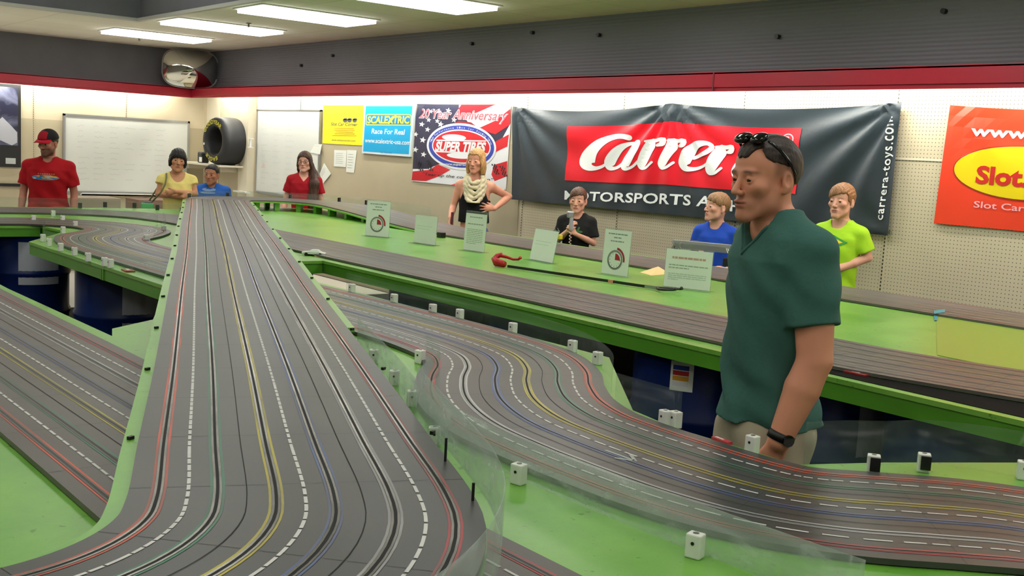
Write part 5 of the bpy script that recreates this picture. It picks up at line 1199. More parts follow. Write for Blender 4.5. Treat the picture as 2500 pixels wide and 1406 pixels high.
def hand(S, wrist, d, n, side, sz=1.0, curl=.5, spread=.12, thumb=.7, k=.006):
    """d finger direction, n palm normal, side=+1: thumb at n x d side"""
    d = np.array(d, float); d /= np.linalg.norm(d); n = np.array(n, float); n -= d * (n @ d); n /= np.linalg.norm(n); s = np.cross(n, d) * side; w = np.array(wrist, float)
    pc = w + d * .045 * sz; S.cone(w + d * .012 * sz - s * .0, pc + d * .028 * sz, .026 * sz, .034 * sz, .012, flat=(n, .48)); 
    ln = [.070, .078, .073, .058]; of = [.027, .009, -.010, -.027]; rr = [.0090, .0092, .0088, .0078]
    for i in range(4):
        p = w + d * (.080 - .004 * abs(i - 1)) * sz + s * of[i] * sz; a = -spread * (i - 1.4); dd = d * math.cos(a) + s * math.sin(a); ang = 0; seg = ln[i] * sz
        for j, fr in enumerate((.45, .32, .25)):
            ang += curl * (.7 if j == 0 else 1.0); v = dd * math.cos(ang) + n * math.sin(ang); q = p + v * seg * fr; S.cone(p, q, rr[i] * sz * (1 - .08 * j), rr[i] * sz * (.92 - .1 * j), k); p = q
    p = w + d * .022 * sz + s * .024 * sz; v = d * math.cos(thumb) + s * math.sin(thumb) + n * .25; v /= np.linalg.norm(v); q = p + v * .036 * sz; S.cone(p, q, .013 * sz, .0105 * sz, .01)
    v2 = v * .8 + d * .35 + n * .2 * (1 + curl); v2 /= np.linalg.norm(v2); S.cone(q, q + v2 * .030 * sz, .0105 * sz, .0085 * sz, k)
    return pc
def place_rz(x, y, phi):
    n = math.hypot(x, y); tx, ty = -x / n, -y / n; lx, ly = ty, -tx; c, s = math.cos(math.radians(phi)), math.sin(math.radians(phi)); fx, fy = tx * c + lx * s, ty * c + ly * s
    return math.atan2(fx, -fy)
def on_ray(px, depth, py=500): r = ray(px, py); return r[0] * depth, r[1] * depth
def fabric(name, c, rough=.8, bump=.2): return mat(name, c, rough, spec=.25, noise=.05, nscale=12, bump=bump, bscale=30)
def person(label, px, depth, top, phi, H, hs=1.0, W_=1.0, Dp=1.0, skin=srgb(190, 130, 100), head_yaw=0, head_pitch=0, head_roll=0, arms=None, shirt=None, pants=None, male=True, vox=.006, hvox=.0042, neck='crew', tintkw={}, nose=1, jaw=1, lean=0.0, sleeve=.62, hem=None, folds=.003, look=(0, 0), pos=None, wear_shoes=srgb(50, 48, 50), shirt_fn=None, shirt_name='t_shirt', headdx=0.0, headdy=0.0, Hb=None, ny=0.0, gr=.013, armr=1.0):
    """H: full height. top: height of the top of the skull above the floor equals H. arms: {'l': (elbow, wrist, handdict), 'r': ...} in body space"""
    x, y = on_ray(px, depth) if pos is None else pos; T = thing('person', label, 'person', (x, y, 0), place_rz(x, y, phi))
    u = (Hb or H) / 1.78; A = .155 * W_ * u; zs = 1.455 * u; zh = .93 * u
    hz = H - .117 * hs; hc = (headdx, -.018 + headdy + lean, hz); HF, R = head_frame(hc, math.radians(head_yaw), math.radians(head_pitch), math.radians(head_roll), hs)
    secs = [(.80 * u, .150 * W_ * u, .105 * Dp * u, 0, .01), (.92 * u, .168 * W_ * u, .118 * Dp * u, 0, .01), (1.05 * u, .150 * W_ * u, .106 * Dp * u, 0, 0), (1.18 * u, .156 * W_ * u, .110 * Dp * u, 0, 0), (1.30 * u, .172 * W_ * u, .118 * Dp * u, 0, 0.004), (1.38 * u, .176 * W_ * u, .108 * Dp * u, 0, .012), (1.44 * u, .148 * W_ * u, .082 * Dp * u, 0, .02), (1.48 * u, .080 * W_ * u, .058 * u, 0, .02), (1.505 * u, .055 * u, .045 * u, 0, .015)]
    B = Solid(); B.loft(secs, .03)
    secs = [(z, a, b, c, d + ny * sm(1.25, 1.5, z / u)) for z, a, b, c, d in secs]
    sx = .178 * W_ * u
    J = {}
    for sd, s in (('l', 1), ('r', -1)):
        sh = np.array((s * sx, .018, zs - .045 * u)); el, wr, hd = arms[sd]; el = np.array(el); wr = np.array(wr); J[sd] = (sh, el, wr)
        B.cone((s * .05 * u, .02 + ny, 1.46 * u), sh + (0, 0, .004 * u), .045 * u, .048 * u, .04); ra = .046 * u * (1 if male else .88) * armr
        md = sh + (el - sh) * .35; B.cone(sh, md, ra * 1.08, ra * 1.0, .022); B.cone(md, el, ra * 1.0, ra * .82, .008); fm = el + (wr - el) * .35; B.cone(el, fm, ra * .80, ra * .84, .008); B.cone(fm, wr, ra * .84, ra * .56, .006)
        if hd: hand(B, wr, hd['d'], hd['n'], hd['side'], hd.get('sz', .95 * u), hd.get('curl', .35), hd.get('spread', .1), hd.get('thumb', .6))
        hp = (s * .085 * W_ * u, .0, .90 * u); kn = (s * .095 * W_ * u, -.01, .49 * u); an = (s * .10 * W_ * u, .03, .09 * u)
        B.cone(hp, kn, .082 * u, .056 * u, .03); B.cone(kn, (s * .1 * W_ * u, .02, .33 * u), .054 * u, .056 * u, .02); B.cone((s * .1 * W_ * u, .02, .33 * u), an, .056 * u, .036 * u, .02)
    add_head(B, HF, R, hs, male, nose, jaw, neck_to=(0, .018 + ny + lean * .5, 1.46 * u), neck_r=.058 * u * (1 if male else .82))
    xs = [s * .4 * u for s in (-1, 1)]; hx = .10 * hs
    ex = max(.3, max(abs(q) for sd in 'lr' for q in (J[sd][1][0], J[sd][2][0])) + .13); ey0 = min(-.2, min(J[sd][k][1] for sd in 'lr' for k in (1, 2)) - .22)
    segx = [(-ex, hc[0] - hx, vox), (hc[0] - hx, hc[0] + hx, hvox), (hc[0] + hx, ex, vox)]
    segy = [(ey0, hc[1] - .125 * hs, vox), (hc[1] - .125 * hs, hc[1] + .12 * hs, hvox), (hc[1] + .12 * hs, .26, vox)]
    segz = [(0, hc[2] - .14 * hs, vox), (hc[2] - .14 * hs, H + .02, hvox)]
    ht = head_tint(HF, R, hs, skin, **tintkw); zc = hz - .15 * hs
    def tint(P):
        C = np.tile(np.array(skin[:3]), (len(P), 1)); m = P[:, 2] > zc; C[m] = ht(P[m]); return C
    body = solid_obj('body', B, [segx, segy, segz], M_SKIN, T, tint, 1)
    eyes(HF, R, hs, T, look=look)
    # shirt
    hem = (hem or .90) * u
    g = gr * u; S = Solid()
    first = tuple(np.array([np.interp(hem, [q[0] for q in secs], [q[i] for q in secs]) for i in range(5)]))
    ss = [(hem, first[1] + .012, first[2] + .012, first[3], first[4])] + [q for q in secs if q[0] > hem + .03]
    S.loft(ss, .03, grow=g); SL = []
    for sd, s in (('l', 1), ('r', -1)):
        sh, el, wr = J[sd]; S.cone((s * .05 * u, .02 + ny, 1.46 * u), sh + (0, 0, .004 * u), .043 * u + g, .045 * u + g, .03)
        if sleeve > 0:
            Q = Solid(); e2 = sh + (el - sh) * sleeve; d = (el - sh) / np.linalg.norm(el - sh); Q.cone(sh, e2 + d * .05, .048 * u + g, .050 * u + g * 1.7, .02)
            Q.cut(lambda X, Y, Z, e2=e2, d=d: (X - e2[0]) * d[0] + (Y - e2[1]) * d[1] + (Z - e2[2]) * d[2], k=.003); SL.append(Q)
    if SL:
        bs = S.ev
        def ev1(ax, ay, az, bs=bs):
            D = bs(ax, ay, az)
            for Q in SL:
                d = Q.ev(ax, ay, az); k = .022; h = np.clip(.5 + .5 * (D - d) / k, 0, 1); D = D * (1 - h) + d * h - k * h * (1 - h)
            return D
        S.ev = ev1; cuts = Solid()
    else: cuts = S
    if sleeve <= 0:    # sleeveless: trim the shoulders
        S.cut(lambda X, Y, Z: np.where(Z > 1.27 * u, np.abs(X) - (.125 * W_ * u + .35 * np.maximum(0, 1.36 * u - Z)), -1.0) + 0 * Y, (-1, -1, 1.2 * u), (1, 1, 1.7 * u), .006)
    # neck opening
    if neck == 'crew': nk = lambda X, Y, Z: np.minimum(.070 * u - np.sqrt(X ** 2 + (Y - .015) ** 2 * np.where(Y < .015, .55, 1.0)), Z - (1.445 * u + .35 * X ** 2 / .07 + .35 * np.maximum(0, Y + .02)))
    elif neck == 'scoop': nk = lambda X, Y, Z: np.minimum(.088 * u - np.sqrt(X ** 2 + (Y - .01) ** 2 * np.where(Y < .01, .3, 1.0)), Z - (1.385 * u + .8 * X ** 2 / .07 + .55 * np.maximum(0, Y + .06)))
    else: nk = lambda X, Y, Z: np.where(Y < .012, np.minimum(.074 * u - np.sqrt(X ** 2 + .3 * (Y - .012) ** 2) + 0 * Z, Z - (1.395 * u + np.abs(X) * 1.25)), np.minimum(.070 * u - np.sqrt(X ** 2 + (Y - .012) ** 2) + 0 * Z, Z - 1.47 * u))
    nk0 = nk; nk = lambda X, Y, Z: nk0(X, Y - ny, Z)
    if neck == 'v': cuts.cut(lambda X, Y, Z: nk(X, Y, Z) + 0 * X, (-.2, -.25, 1.25 * u), (.2, .12, 1.7 * u), .003)
    else: cuts.cut(lambda X, Y, Z: nk(X, Y, Z), (-.2, -.25, 1.3 * u), (.2, .2, 1.7 * u), .003)
    cuts.cut(lambda X, Y, Z: Z - 1.515 * u + 0 * X + 0 * Y, (-.3, -.3, 1.4 * u), (.3, .3, 1.8 * u), .003)
    if SL:
        b5 = S.ev
        def ev6(ax, ay, az, b5=b5):
            D = b5(ax, ay, az)
            for f, lo, hi, k, op in cuts.p:
                sl = [slice(max(0, int(np.searchsorted(a_, l)) - 1), int(np.searchsorted(a_, h)) + 1) for a_, l, h in zip((ax, ay, az), lo, hi)]
                e = D[sl[0], sl[1], sl[2]]; D[sl[0], sl[1], sl[2]] = np.maximum(e, f(ax[sl[0]][:, None, None], ay[sl[1]][None, :, None], az[sl[2]][None, None, :]))
            return D
        S.ev = ev6
    if folds:
        base = S.ev
        def ev2(ax, ay, az, base=base):
            D = base(ax, ay, az); X, Y, Z = ax[:, None, None], ay[None, :, None], az[None, None, :]
            fz = (Z / u)
            return D + folds * (-1.1 + np.sin(34 * X + 12 * Y + 7 * Z + 3 * np.sin(6 * Z)) * sm(1.4, 1.1, fz) + .8 * np.sin(60 * Z + 25 * X + 3 * np.sin(20 * Y)) * np.exp(-((fz - .98) / .12) ** 2) + .9 * np.sin(45 * Y + 22 * Z + 2) * sm(1.35, 1.0, fz) + .7 * np.sin(50 * X + 50 * Z) * np.exp(-((fz - 1.33) / .1) ** 2))
        S.ev = ev2
    vx = vox if vox < .005 else .006
    e2 = max(abs((J[sd][0] + (J[sd][1] - J[sd][0]) * max(sleeve, 0))[0]) for sd in 'lr') + .12
    vy = .0036 if vox < .006 else vx; shirt_o = solid_obj(shirt_name, S, [[(-e2, e2, vy)], [(-.26, .26, vy)], [(hem - .01, 1.58 * u, vy)]], shirt, T, None, 3)
    # trousers or shorts
    Pn = Solid(); Pn.loft([q for q in secs if q[0] < 1.06 * u], .03, grow=.008 * u)
    zl = .46 * u if pants[1] == 'shorts' else .07 * u
    for s in (-1, 1):
        Pn.cone((s * .085 * W_ * u, 0, .90 * u), (s * .095 * W_ * u, -.01, .49 * u), .096 * u, .078 * u, .03)
        if pants[1] != 'shorts': Pn.cone((s * .095 * W_ * u, -.01, .49 * u), (s * .10 * W_ * u, .02, .09 * u), .074 * u, .056 * u, .03)
    Pn.cut(lambda X, Y, Z: zl - Z + 0 * X + 0 * Y, (-.4, -.4, -.1), (.4, .4, zl + .1), .004); zt = min(1.0 * u, hem + .03); Pn.cut(lambda X, Y, Z: Z - zt + 0 * X + 0 * Y, (-.4, -.4, .9 * u), (.4, .4, 1.2 * u), .004)
    if folds:
        b3 = Pn.ev
        Pn.ev = lambda ax, ay, az, b3=b3: b3(ax, ay, az) + folds * .9 * np.sin(30 * ax[:, None, None] + 22 * az[None, None, :] + 5 * np.sin(14 * ay[None, :, None]))
    solid_obj('shorts' if pants[1] == 'shorts' else 'trousers', Pn, [[(-.3 * u, .3 * u, .009)], [(-.22, .24, .009)], [(zl - .01, 1.03 * u, .009)]], pants[0], T, None, 2)
    for s in (-1, 1):
        F_ = Solid(); fx = s * .105 * W_ * u; F_.cone((fx, .035, .045), (fx, -.10, .038), .042 * u, .036 * u, .02); F_.cone((fx, .03, .05), (fx, .02, .11 * u), .044 * u, .042 * u, .02)
        F_.cut(lambda X, Y, Z: .001 - Z + 0 * X + 0 * Y, (-1, -1, -.1), (1, 1, .05), .003)
        solid_obj('shoe', F_, [[(fx - .07, fx + .07, .008)], [(-.2, .12, .008)], [(-.01, .18, .008)]], mat('shoe_%d' % int(1000 * wear_shoes[0]), wear_shoes, .6), T, None, 1)
    return dict(T=T, HF=HF, R=R, hs=hs, u=u, J=J, body=body, hc=hc, shirt=shirt_o, secs=secs)
def put_hair(P, S, m, vox=.004, name='hair', dz=(-.14, .16), dx=.13, dy=(-.14, .16)):
    c, hs = P['hc'], P['hs']
    return solid_obj(name, S, [[(c[0] - dx, c[0] + dx, vox)], [(c[1] + dy[0], c[1] + dy[1], vox)], [(c[2] + dz[0], c[2] + dz[1], vox)]], m, P['T'], None, 1)
# ================================================================== the people
LINE_SHORT = [(-.13, .072), (-.085, .070), (-.055, .052), (-.035, .030), (-.012, .012), (.0, .020), (.028, .018), (.036, -.030), (.06, -.055), (.13, -.06)]
LINE_KID = [(-.13, .052), (-.085, .048), (-.055, .036), (-.035, .016), (-.015, .002), (.0, .018), (.028, .016), (.036, -.035), (.06, -.06), (.13, -.065)]
SK_TAN = srgb(226, 154, 124); SK_FAIR = srgb(214, 160, 138); SK_ASIAN = srgb(200, 142, 108)
# --- the tall man standing in the gap between the tables
arms = {'l': ((.195, .02, 1.19), (.175, -.055, .965), dict(d=(-.35, -.35, -.85), n=(-.9, .1, .1), side=-1, curl=.35, sz=1.0)),
        'r': ((-.205, .10, 1.17), (-.165, .0, .94), dict(d=(.25, -.3, -.9), n=(.9, 0, .1), side=1, curl=.35))}
M_TEAL = fabric('shirt_teal', srgb(62, 104, 96), .8, .25)
man = person('tall man in teal V-neck shirt and beige shorts, sunglasses on his head, facing left', 1909, 3.05, 0, 58, 1.785, Hb=1.86, hs=.985, W_=.79, Dp=.86, ny=-.03, gr=.009, armr=1.2, skin=SK_TAN, head_yaw=9, head_pitch=5, jaw=.95, arms=arms, shirt=M_TEAL,
             pants=(fabric('shorts_beige', srgb(176, 164, 142), .85), 'shorts'), vox=.005, hvox=.0024, neck='v', tintkw=dict(stub=.22, brow=srgb(40, 28, 22), cheek=.1, fade=.6), folds=.006, look=(0, -.25), sleeve=.66, hem=.945, headdy=-.03, lean=-.012)
M_HBR = hair_mat('hair_dark_brown', srgb(66, 50, 42), srgb(38, 28, 24))
h = hair_short(man['HF'], man['R'], man['hs'], [(-.13, .060), (-.085, .058), (-.06, .056), (-.042, .050), (-.020, .044), (.0, .038), (.030, .028), (.045, .0), (.06, -.02), (.13, -.03)], .0042, parting=.034, rag=.0015, pw=.014)
put_hair(man, h, M_HBR, .0028)
# sunglasses pushed up on the hair
HF, R, hs = man['HF'], man['R'], man['hs']
SG = thing('sunglasses', 'black glossy sunglasses pushed up on the hair of the tall man', 'sunglasses', man['T'].location, man['T'].rotation_euler[2])
M_GLOSS = mat('gloss_black', srgb(10, 10, 12), .08, spec=.6)
def lens(s):
    S = Solid(); e = Matrix(R.tolist()).to_euler('XYZ'); S.ell(HF((s * .034, -.052, .112)), np.array((.032, .024, .013)) * hs, .004, 'u', (e.x + .45, e.y, e.z)); 
    c = HF((s * .034, -.052, .112)); solid_obj('lens', S, [[(c[0] - .05, c[0] + .05, .0025)], [(c[1] - .05, c[1] + .05, .0025)], [(c[2] - .045, c[2] + .045, .0025)]], M_GLOSS, SG, None, 1)
lens(-1); lens(1)
MB().tube([HF((-.012, -.060, .117)), HF((0, -.063, .119)), HF((.012, -.060, .117))], .0035, 8).build('bridge_piece', M_GLOSS, SG, True)
for s in (-1, 1): MB().tube([HF((s * .064, -.045, .104)), HF((s * .078, -.020, .082)), HF((s * .083, .012, .048)), HF((s * .084, .028, .022)), HF((s * .082, .040, .006))], [.004, .0045, .0045, .004, .003], 8).build('temple_arm', M_GLOSS, SG, True)
# watch
sh, el, wr = man['J']['l']; d = (wr - el) / np.linalg.norm(wr - el); c = wr - d * .012
WT = thing('wristwatch', 'black wristwatch on the left wrist of the tall man', 'watch', man['T'].location, man['T'].rotation_euler[2])
MB().cyl(c - d * .012, c + d * .012, .0372, 24).build('strap', M_BLACK, WT, True); n = np.cross(d, (0, 1, 0)); n /= np.linalg.norm(n); n = n if n[0] > 0 else -n
MB().cyl(c + n * .030, c + n * .0405, .0165, 20).build('watch_face', M_GLOSS, WT)
# collar band of the V neck
u = man['u']; me = man['shirt'].data; co = np.empty(len(me.vertices) * 3); me.vertices.foreach_get('co', co); co = co.reshape(-1, 3); fr = co[co[:, 1] < -.02]
pts = []
for x in np.linspace(-.066, .066, 23):
    z = 1.392 * u + abs(x) * 1.25; d = (fr[:, 0] - x) ** 2 + (fr[:, 2] - z) ** 2; i = np.argpartition(d, 5)[:5]; pts.append((x, fr[i, 1].mean() - .001, z))
MB().tube(pts, .0045, 8).build('collar_band', M_TEAL, man['T'], True)

# --- man in red cap
def hang(u, s, x=.24, fy=-.02, wy=-.06, z=1.0): return ((s * x * u, .03, 1.15 * u), (s * (x + .01) * u, wy, .90 * u), dict(d=(s * -.05, -.25, -1), n=(-s, 0, 0), side=-s * 1, curl=.3, sz=.95 * u))
u = 1.66 / 1.78
P = person('man in a black and red cap and loose red T-shirt with a car print', 118, 10.6, 0, 12, 1.66, hs=1.0, W_=1.10, Dp=1.1, skin=srgb(186, 124, 104), head_yaw=-24, head_pitch=8, arms={'l': hang(u, 1, .25), 'r': hang(u, -1, .25)}, shirt=fabric('shirt_red', srgb(166, 8, 22), .8), pants=(fabric('jeans_dark', srgb(50, 52, 60)), 'long'), sleeve=.72, hem=.80, tintkw=dict(stub=.75, brow=srgb(60, 40, 30)), folds=.005)
put_hair(P, hair_short(P['HF'], P['R'], 1.0, LINE_SHORT, .006), M_HBR)
HF, R = P['HF'], P['R']; T = P['T']
CP = thing('baseball_cap', 'black baseball cap with red front and red brim worn by the man in red', 'cap', T.location, T.rotation_euler[2])
def capmesh(name, rad, f_cut, m, vox=.004, extra=None):
    S = Solid(); e = Matrix(R.tolist()).to_euler('XYZ'); S.ell(HF((0, .012, .040)), np.array(rad), .01, 'u', (e.x, e.y, e.z)); o = HF((0, 0, 0)); Ri = R.T
    S.cut(lambda X, Y, Z: f_cut(*[Ri[i, 0] * (X - o[0]) + Ri[i, 1] * (Y - o[1]) + Ri[i, 2] * (Z - o[2]) for i in range(3)])); c = P['hc']
    return solid_obj(name, S, [[(c[0] - .13, c[0] + .13, vox)], [(c[1] - .15, c[1] + .15, vox)], [(c[2] - .02, c[2] + .17, vox)]], m, CP, None, 1)
capmesh('crown', (.090, .112, .100), lambda x, y, z: .040 - z + .06 * (y > 0) * y * 0, fabric('cap_black', srgb(28, 26, 30), .8))
capmesh('front_panel', (.0915, .1135, .1015), lambda x, y, z: np.maximum(np.maximum(.045 - z, y + .045), np.abs(x) - .05), fabric('cap_red', srgb(150, 16, 34), .8))
g = MB(); n = 14; vs = []
for t_ in (0, 1):
    for i in range(n + 1):
        a = math.radians(-62 + 124 * i / n); rin = np.array((math.sin(a) * .086, -math.cos(a) * .100 + .006, .044 - .012 * (1 - math.cos(a)) * -1)); rout = np.array((math.sin(a) * .088, -math.cos(a) * .100 - .075 * math.cos(a * .9) + .006, .030 - .020 * (math.sin(a) ** 2)))
        vs += [tuple(HF(rin - (0, 0, .005 * t_))), tuple(HF(rout - (0, 0, .005 * t_)))]
N2 = 2 * (n + 1); fs = []
for i in range(n): fs += [(2*i, 2*i+1, 2*i+3, 2*i+2), (N2+2*i, N2+2*i+2, N2+2*i+3, N2+2*i+1), (2*i+1, N2+2*i+1, N2+2*i+3, 2*i+3), (2*i, 2*i+2, N2+2*i+2, N2+2*i)]
g.add(vs, fs).build('brim', fabric('brim_red', srgb(176, 14, 40), .8), CP, True)
def proj_decal(P, polys, name, m, zc, lift=.004, half=None):
    """print laid on the front of the shirt: polygons in (x, z) pushed on to the chest surface"""
    dg = P['shirt']; me = dg.data; co = np.empty(len(me.vertices) * 3); me.vertices.foreach_get('co', co); co = co.reshape(-1, 3); fr = co[co[:, 1] < .0]
    def ysurf(x, z):
        d = (fr[:, 0] - x) ** 2 + (fr[:, 2] - z) ** 2; i = np.argpartition(d, 6)[:6]; return fr[i, 1].mean()
    fnn = lambda a, b, l: (a, ysurf(a, b) - l, b)
    return Flat(fnn, .03).many(polys, name, m, P['T'], lift)
z0 = 1.215
pl = []
proj_decal(P, [ell(0.0, z0, .125, .026, 20)], 'shirt_print', mat('print_grey', srgb(150, 120, 128), .7), z0, .005)
rnd = random.Random(5)
for nm, c in (('silver', srgb(170, 170, 176)), ('blue', srgb(70, 90, 150)), ('orange', srgb(200, 100, 60))):
    proj_decal(P, [ell(rnd.uniform(-.10, .10), z0 + rnd.uniform(-.014, .014), rnd.uniform(.012, .03), rnd.uniform(.005, .009), 12) for k in range(7)], 'shirt_print', mat('print_' + nm, c, .6), z0, .007 + .001 * len(nm) / 6)
proj_decal(P, [rect(-.07 + k * .02, z0 + .030, -.056 + k * .02, z0 + .040) for k in range(8)], 'shirt_print', mat('print_orange2', srgb(200, 110, 70), .6), z0, .006)

# --- woman in yellow, arms crossed
u = 1.56 / 1.78
arms = {'l': ((.18, -.03, 1.09), (-.03, -.205, 1.115), dict(d=(-1, .25, -.25), n=(.1, 1, 0), side=1, curl=.5, sz=.85)),
        'r': ((-.19, -.02, 1.075), (.04, -.165, 1.06), dict(d=(1, .35, .25), n=(-.1, 1, 0), side=-1, curl=.45, sz=.85))}
P = person('woman in a pale yellow T-shirt with folded arms and a black bob haircut', 432, 11.3, 0, -4, 1.545, hs=.98, W_=.94, skin=SK_ASIAN, head_yaw=3, head_roll=7, arms=arms, shirt=fabric('shirt_yellow', srgb(232, 214, 130), .8), pants=(fabric('jeans_blue', srgb(70, 84, 110)), 'long'), male=False, neck='scoop', sleeve=.30, hem=.86, tintkw=dict(brow=srgb(30, 22, 20)))
M_HBK = hair_mat('hair_black', srgb(30, 26, 28), srgb(12, 10, 12))
h = hair_short(P['HF'], P['R'], P['hs'], [(-.13, .028), (-.08, .026), (-.055, .010), (-.045, -.045), (-.02, -.075), (.13, -.085)], .014, grow=[((-.072, -.012, -.02), (.022, .05, .062)), ((.072, -.012, -.02), (.022, .05, .062)), ((0, .06, -.02), (.07, .05, .075))])
put_hair(P, h, M_HBK)
HB = thing('shoulder_bag', 'small black shoulder bag with green side carried by the woman in yellow', 'bag', P['T'].location, P['T'].rotation_euler[2])
bevel(MB().box((-.30, -.06, .93), (.10, .14, .14), .2).build('body', M_BLACK, HB), .02); bevel(MB().box((-.30, -.12, .95), (.12, .03, .07), .2).build('green_side', mat('bag_green', srgb(90, 190, 110), .5), HB), .008)
MB().tube([(-.25, -.12, 1.0), (-.17, -.145, 1.10), (-.13, -.135, 1.18), (-.115, -.10, 1.25), (-.11, -.02, 1.288), (-.12, .06, 1.27), (-.18, .12, 1.15), (-.27, .06, 1.0)], .008, 8).build('strap', mat('strap_olive', srgb(110, 110, 70), .7), HB, True)

# --- boy in blue near the tyre
u = 1.40 / 1.78
P = person('short person in a blue T-shirt with pale print, between bridge end and tyre shelf', 516, 12.1, 0, 8, 1.385, hs=.94, W_=1.12, skin=srgb(176, 120, 92), head_yaw=-14, arms={'l': hang(u, 1, .23), 'r': hang(u, -1, .23)}, shirt=fabric('shirt_blue', srgb(36, 92, 178), .8), pants=(fabric('jeans_dark', srgb(50, 52, 60)), 'long'), sleeve=.7, hem=.85, tintkw=dict(stub=.12, brow=srgb(36, 26, 22)))
put_hair(P, hair_short(P['HF'], P['R'], P['hs'], LINE_SHORT, .007), M_HBK)
proj_decal(P, [ell(-.02, 1.11 * .79 / .79, .075, .020, 18), ell(-.03, 1.075, .085, .012, 14)], 'shirt_print', mat('print_greyblue', srgb(120, 150, 190), .7), 1.1, .005)

# --- girl in red polo with long hair and glasses
u = 1.59 / 1.78
P = person('girl in a dark red polo shirt with long brown hair and glasses', 741, 12.4, 0, 6, 1.58, hs=.97, W_=.90, skin=SK_FAIR, head_yaw=-8, head_roll=-3, arms={'l': hang(u, 1, .22), 'r': hang(u, -1, .235)}, shirt=fabric('shirt_darkred', srgb(150, 8, 26), .8), pants=(fabric('jeans_dark', srgb(50, 52, 60)), 'long'), male=False, neck='v', sleeve=.62, hem=.84, tintkw=dict(brow=srgb(70, 48, 38)), shirt_name='polo_shirt')
M_HLB = hair_mat('hair_long_brown', srgb(84, 52, 40), srgb(44, 26, 20))
h = hair_short(P['HF'], P['R'], P['hs'], [(-.13, .062), (-.08, .058), (-.058, .030), (-.045, -.03), (-.02, -.085), (.13, -.12)], .012, parting=-.012, grow=[((-.074, .0, -.03), (.018, .04, .075)), ((.076, .0, -.03), (.018, .045, .08)), ((0, .06, -.04), (.07, .045, .09))])
HF = P['HF']
h2 = Solid(); h2.p = h.p
h.chain([HF((.074, .01, -.05)), (.105, -.02, 1.32), (.125, -.105, 1.22), (.115, -.115, 1.05), (.10, -.10, .90)], [.034, .052, .056, .052, .030], .03, flat=((0, 1, 0), .6)); h.chain([HF((-.074, .012, -.04)), HF((-.080, .02, -.12))], [.022, .012], .02)
solid_obj('hair', h, [[(-.14, .20, .0045)], [(-.20, .14, .0045)], [(.85, 1.62, .0045)]], M_HLB, P['T'], None, 1)
GL = thing('eyeglasses', 'black rimmed glasses worn by the girl in the red polo', 'glasses', P['T'].location, P['T'].rotation_euler[2])
for s in (-1, 1):
    MB().tube([HF((s * .032 + .023 * math.cos(a), -.096, -.004 + .017 * math.sin(a))) for a in np.linspace(0, 2 * PI, 17)], .0022, 6).build('rim', M_BLACK, GL); MB().tube([HF((s * .055, -.094, .004)), HF((s * .080, -.02, .004)), HF((s * .080, .01, .002))], .002, 6).build('temple_arm', M_BLACK, GL)
MB().tube([HF((-.010, -.099, 0)), HF((.010, -.099, 0))], .002, 6).build('nose_bridge', M_BLACK, GL)

# --- blonde woman with scarf
u = 1.70 / 1.78
arms = {'l': ((.325, .14, 1.27), (.20, -.06, 1.155), dict(d=(-1, -.38, .06), n=(.35, .9, -.1), side=1, curl=.12, spread=.22, sz=.95)),
        'r': ((-.205, .03, 1.15), (-.215, -.13, 1.045), dict(d=(-.02, -.55, -.8), n=(1, 0, 0), side=1, curl=.6, sz=.9))}
P = person('blonde woman in a black tank top and cream scarf with hand on hip', 1158, 10.48, 0, 4, 1.715, hs=.97, W_=.86, Dp=.86, skin=srgb(214, 150, 126), head_yaw=-20, head_pitch=4, arms=arms, shirt=fabric('top_black', srgb(16, 17, 20), .8), pants=(fabric('jeans_blue2', srgb(78, 104, 150)), 'long'), male=False, neck='scoop', sleeve=0, hem=1.05, tintkw=dict(brow=srgb(150, 110, 80)), folds=.0015, shirt_name='tank_top')
M_HBL = hair_mat('hair_blonde', srgb(214, 170, 112), srgb(158, 112, 66))
h = hair_short(P['HF'], P['R'], P['hs'], [(-.13, .070), (-.09, .066), (-.062, .035), (-.052, -.05), (-.03, -.13), (.13, -.15)], .011, parting=.02, rag=.001, grow=[((-.080, -.005, -.06), (.022, .045, .095)), ((.080, -.005, -.06), (.024, .05, .10)), ((0, .06, -.07), (.075, .045, .095))])
put_hair(P, h, M_HBL, .0042, dz=(-.18, .16))
SF = thing('scarf', 'cream loop scarf hanging in folds round the neck of the blonde woman', 'scarf', P['T'].location, P['T'].rotation_euler[2])
S = Solid(); n = 26
for lp in range(5):
    pts = []
    for i in range(n + 1):
        a = 2 * PI * i / n; fr = (1 + math.cos(a)) / 2       # fr=1 in front
        pts.append((( .074 + .008 * lp) * math.sin(a) * (1 - .10 * fr), .045 - (.150 + .014 * lp) * fr + .02 * math.sin(3 * a + lp), 1.475 - (.085 + .048 * lp) * fr ** 1.5 + .006 * math.sin(5 * a + 2 * lp)))
    S.chain(pts, [.019 + .004 * math.sin(4 * a + lp) for a in np.linspace(0, 2 * PI, n + 1)], .005)
b0 = S.ev
S.ev = lambda ax, ay, az: b0(ax, ay, az) + .0022 * np.sin(95 * ax[:, None, None] + 70 * az[None, None, :]) * np.sin(80 * az[None, None, :] - 60 * ax[:, None, None])
solid_obj('knit_loop', S, [[(-.16, .16, .0045)], [(-.24, .13, .0045)], [(1.2, 1.54, .0045)]], fabric('scarf_cream', srgb(204, 192, 162), .9, .5), SF, None, 1)
sh, el, wr = P['J']['r']
o = thing('phone', 'dark red phone held low in the right hand of the blonde woman', 'phone', P['T'].location, P['T'].rotation_euler[2])
bevel(MB().box((wr[0] + .025, wr[1] - .065, wr[2] + .0), (.02, .07, .13)).build('body', mat('phone_maroon', srgb(84, 30, 36), .4), o), .005)
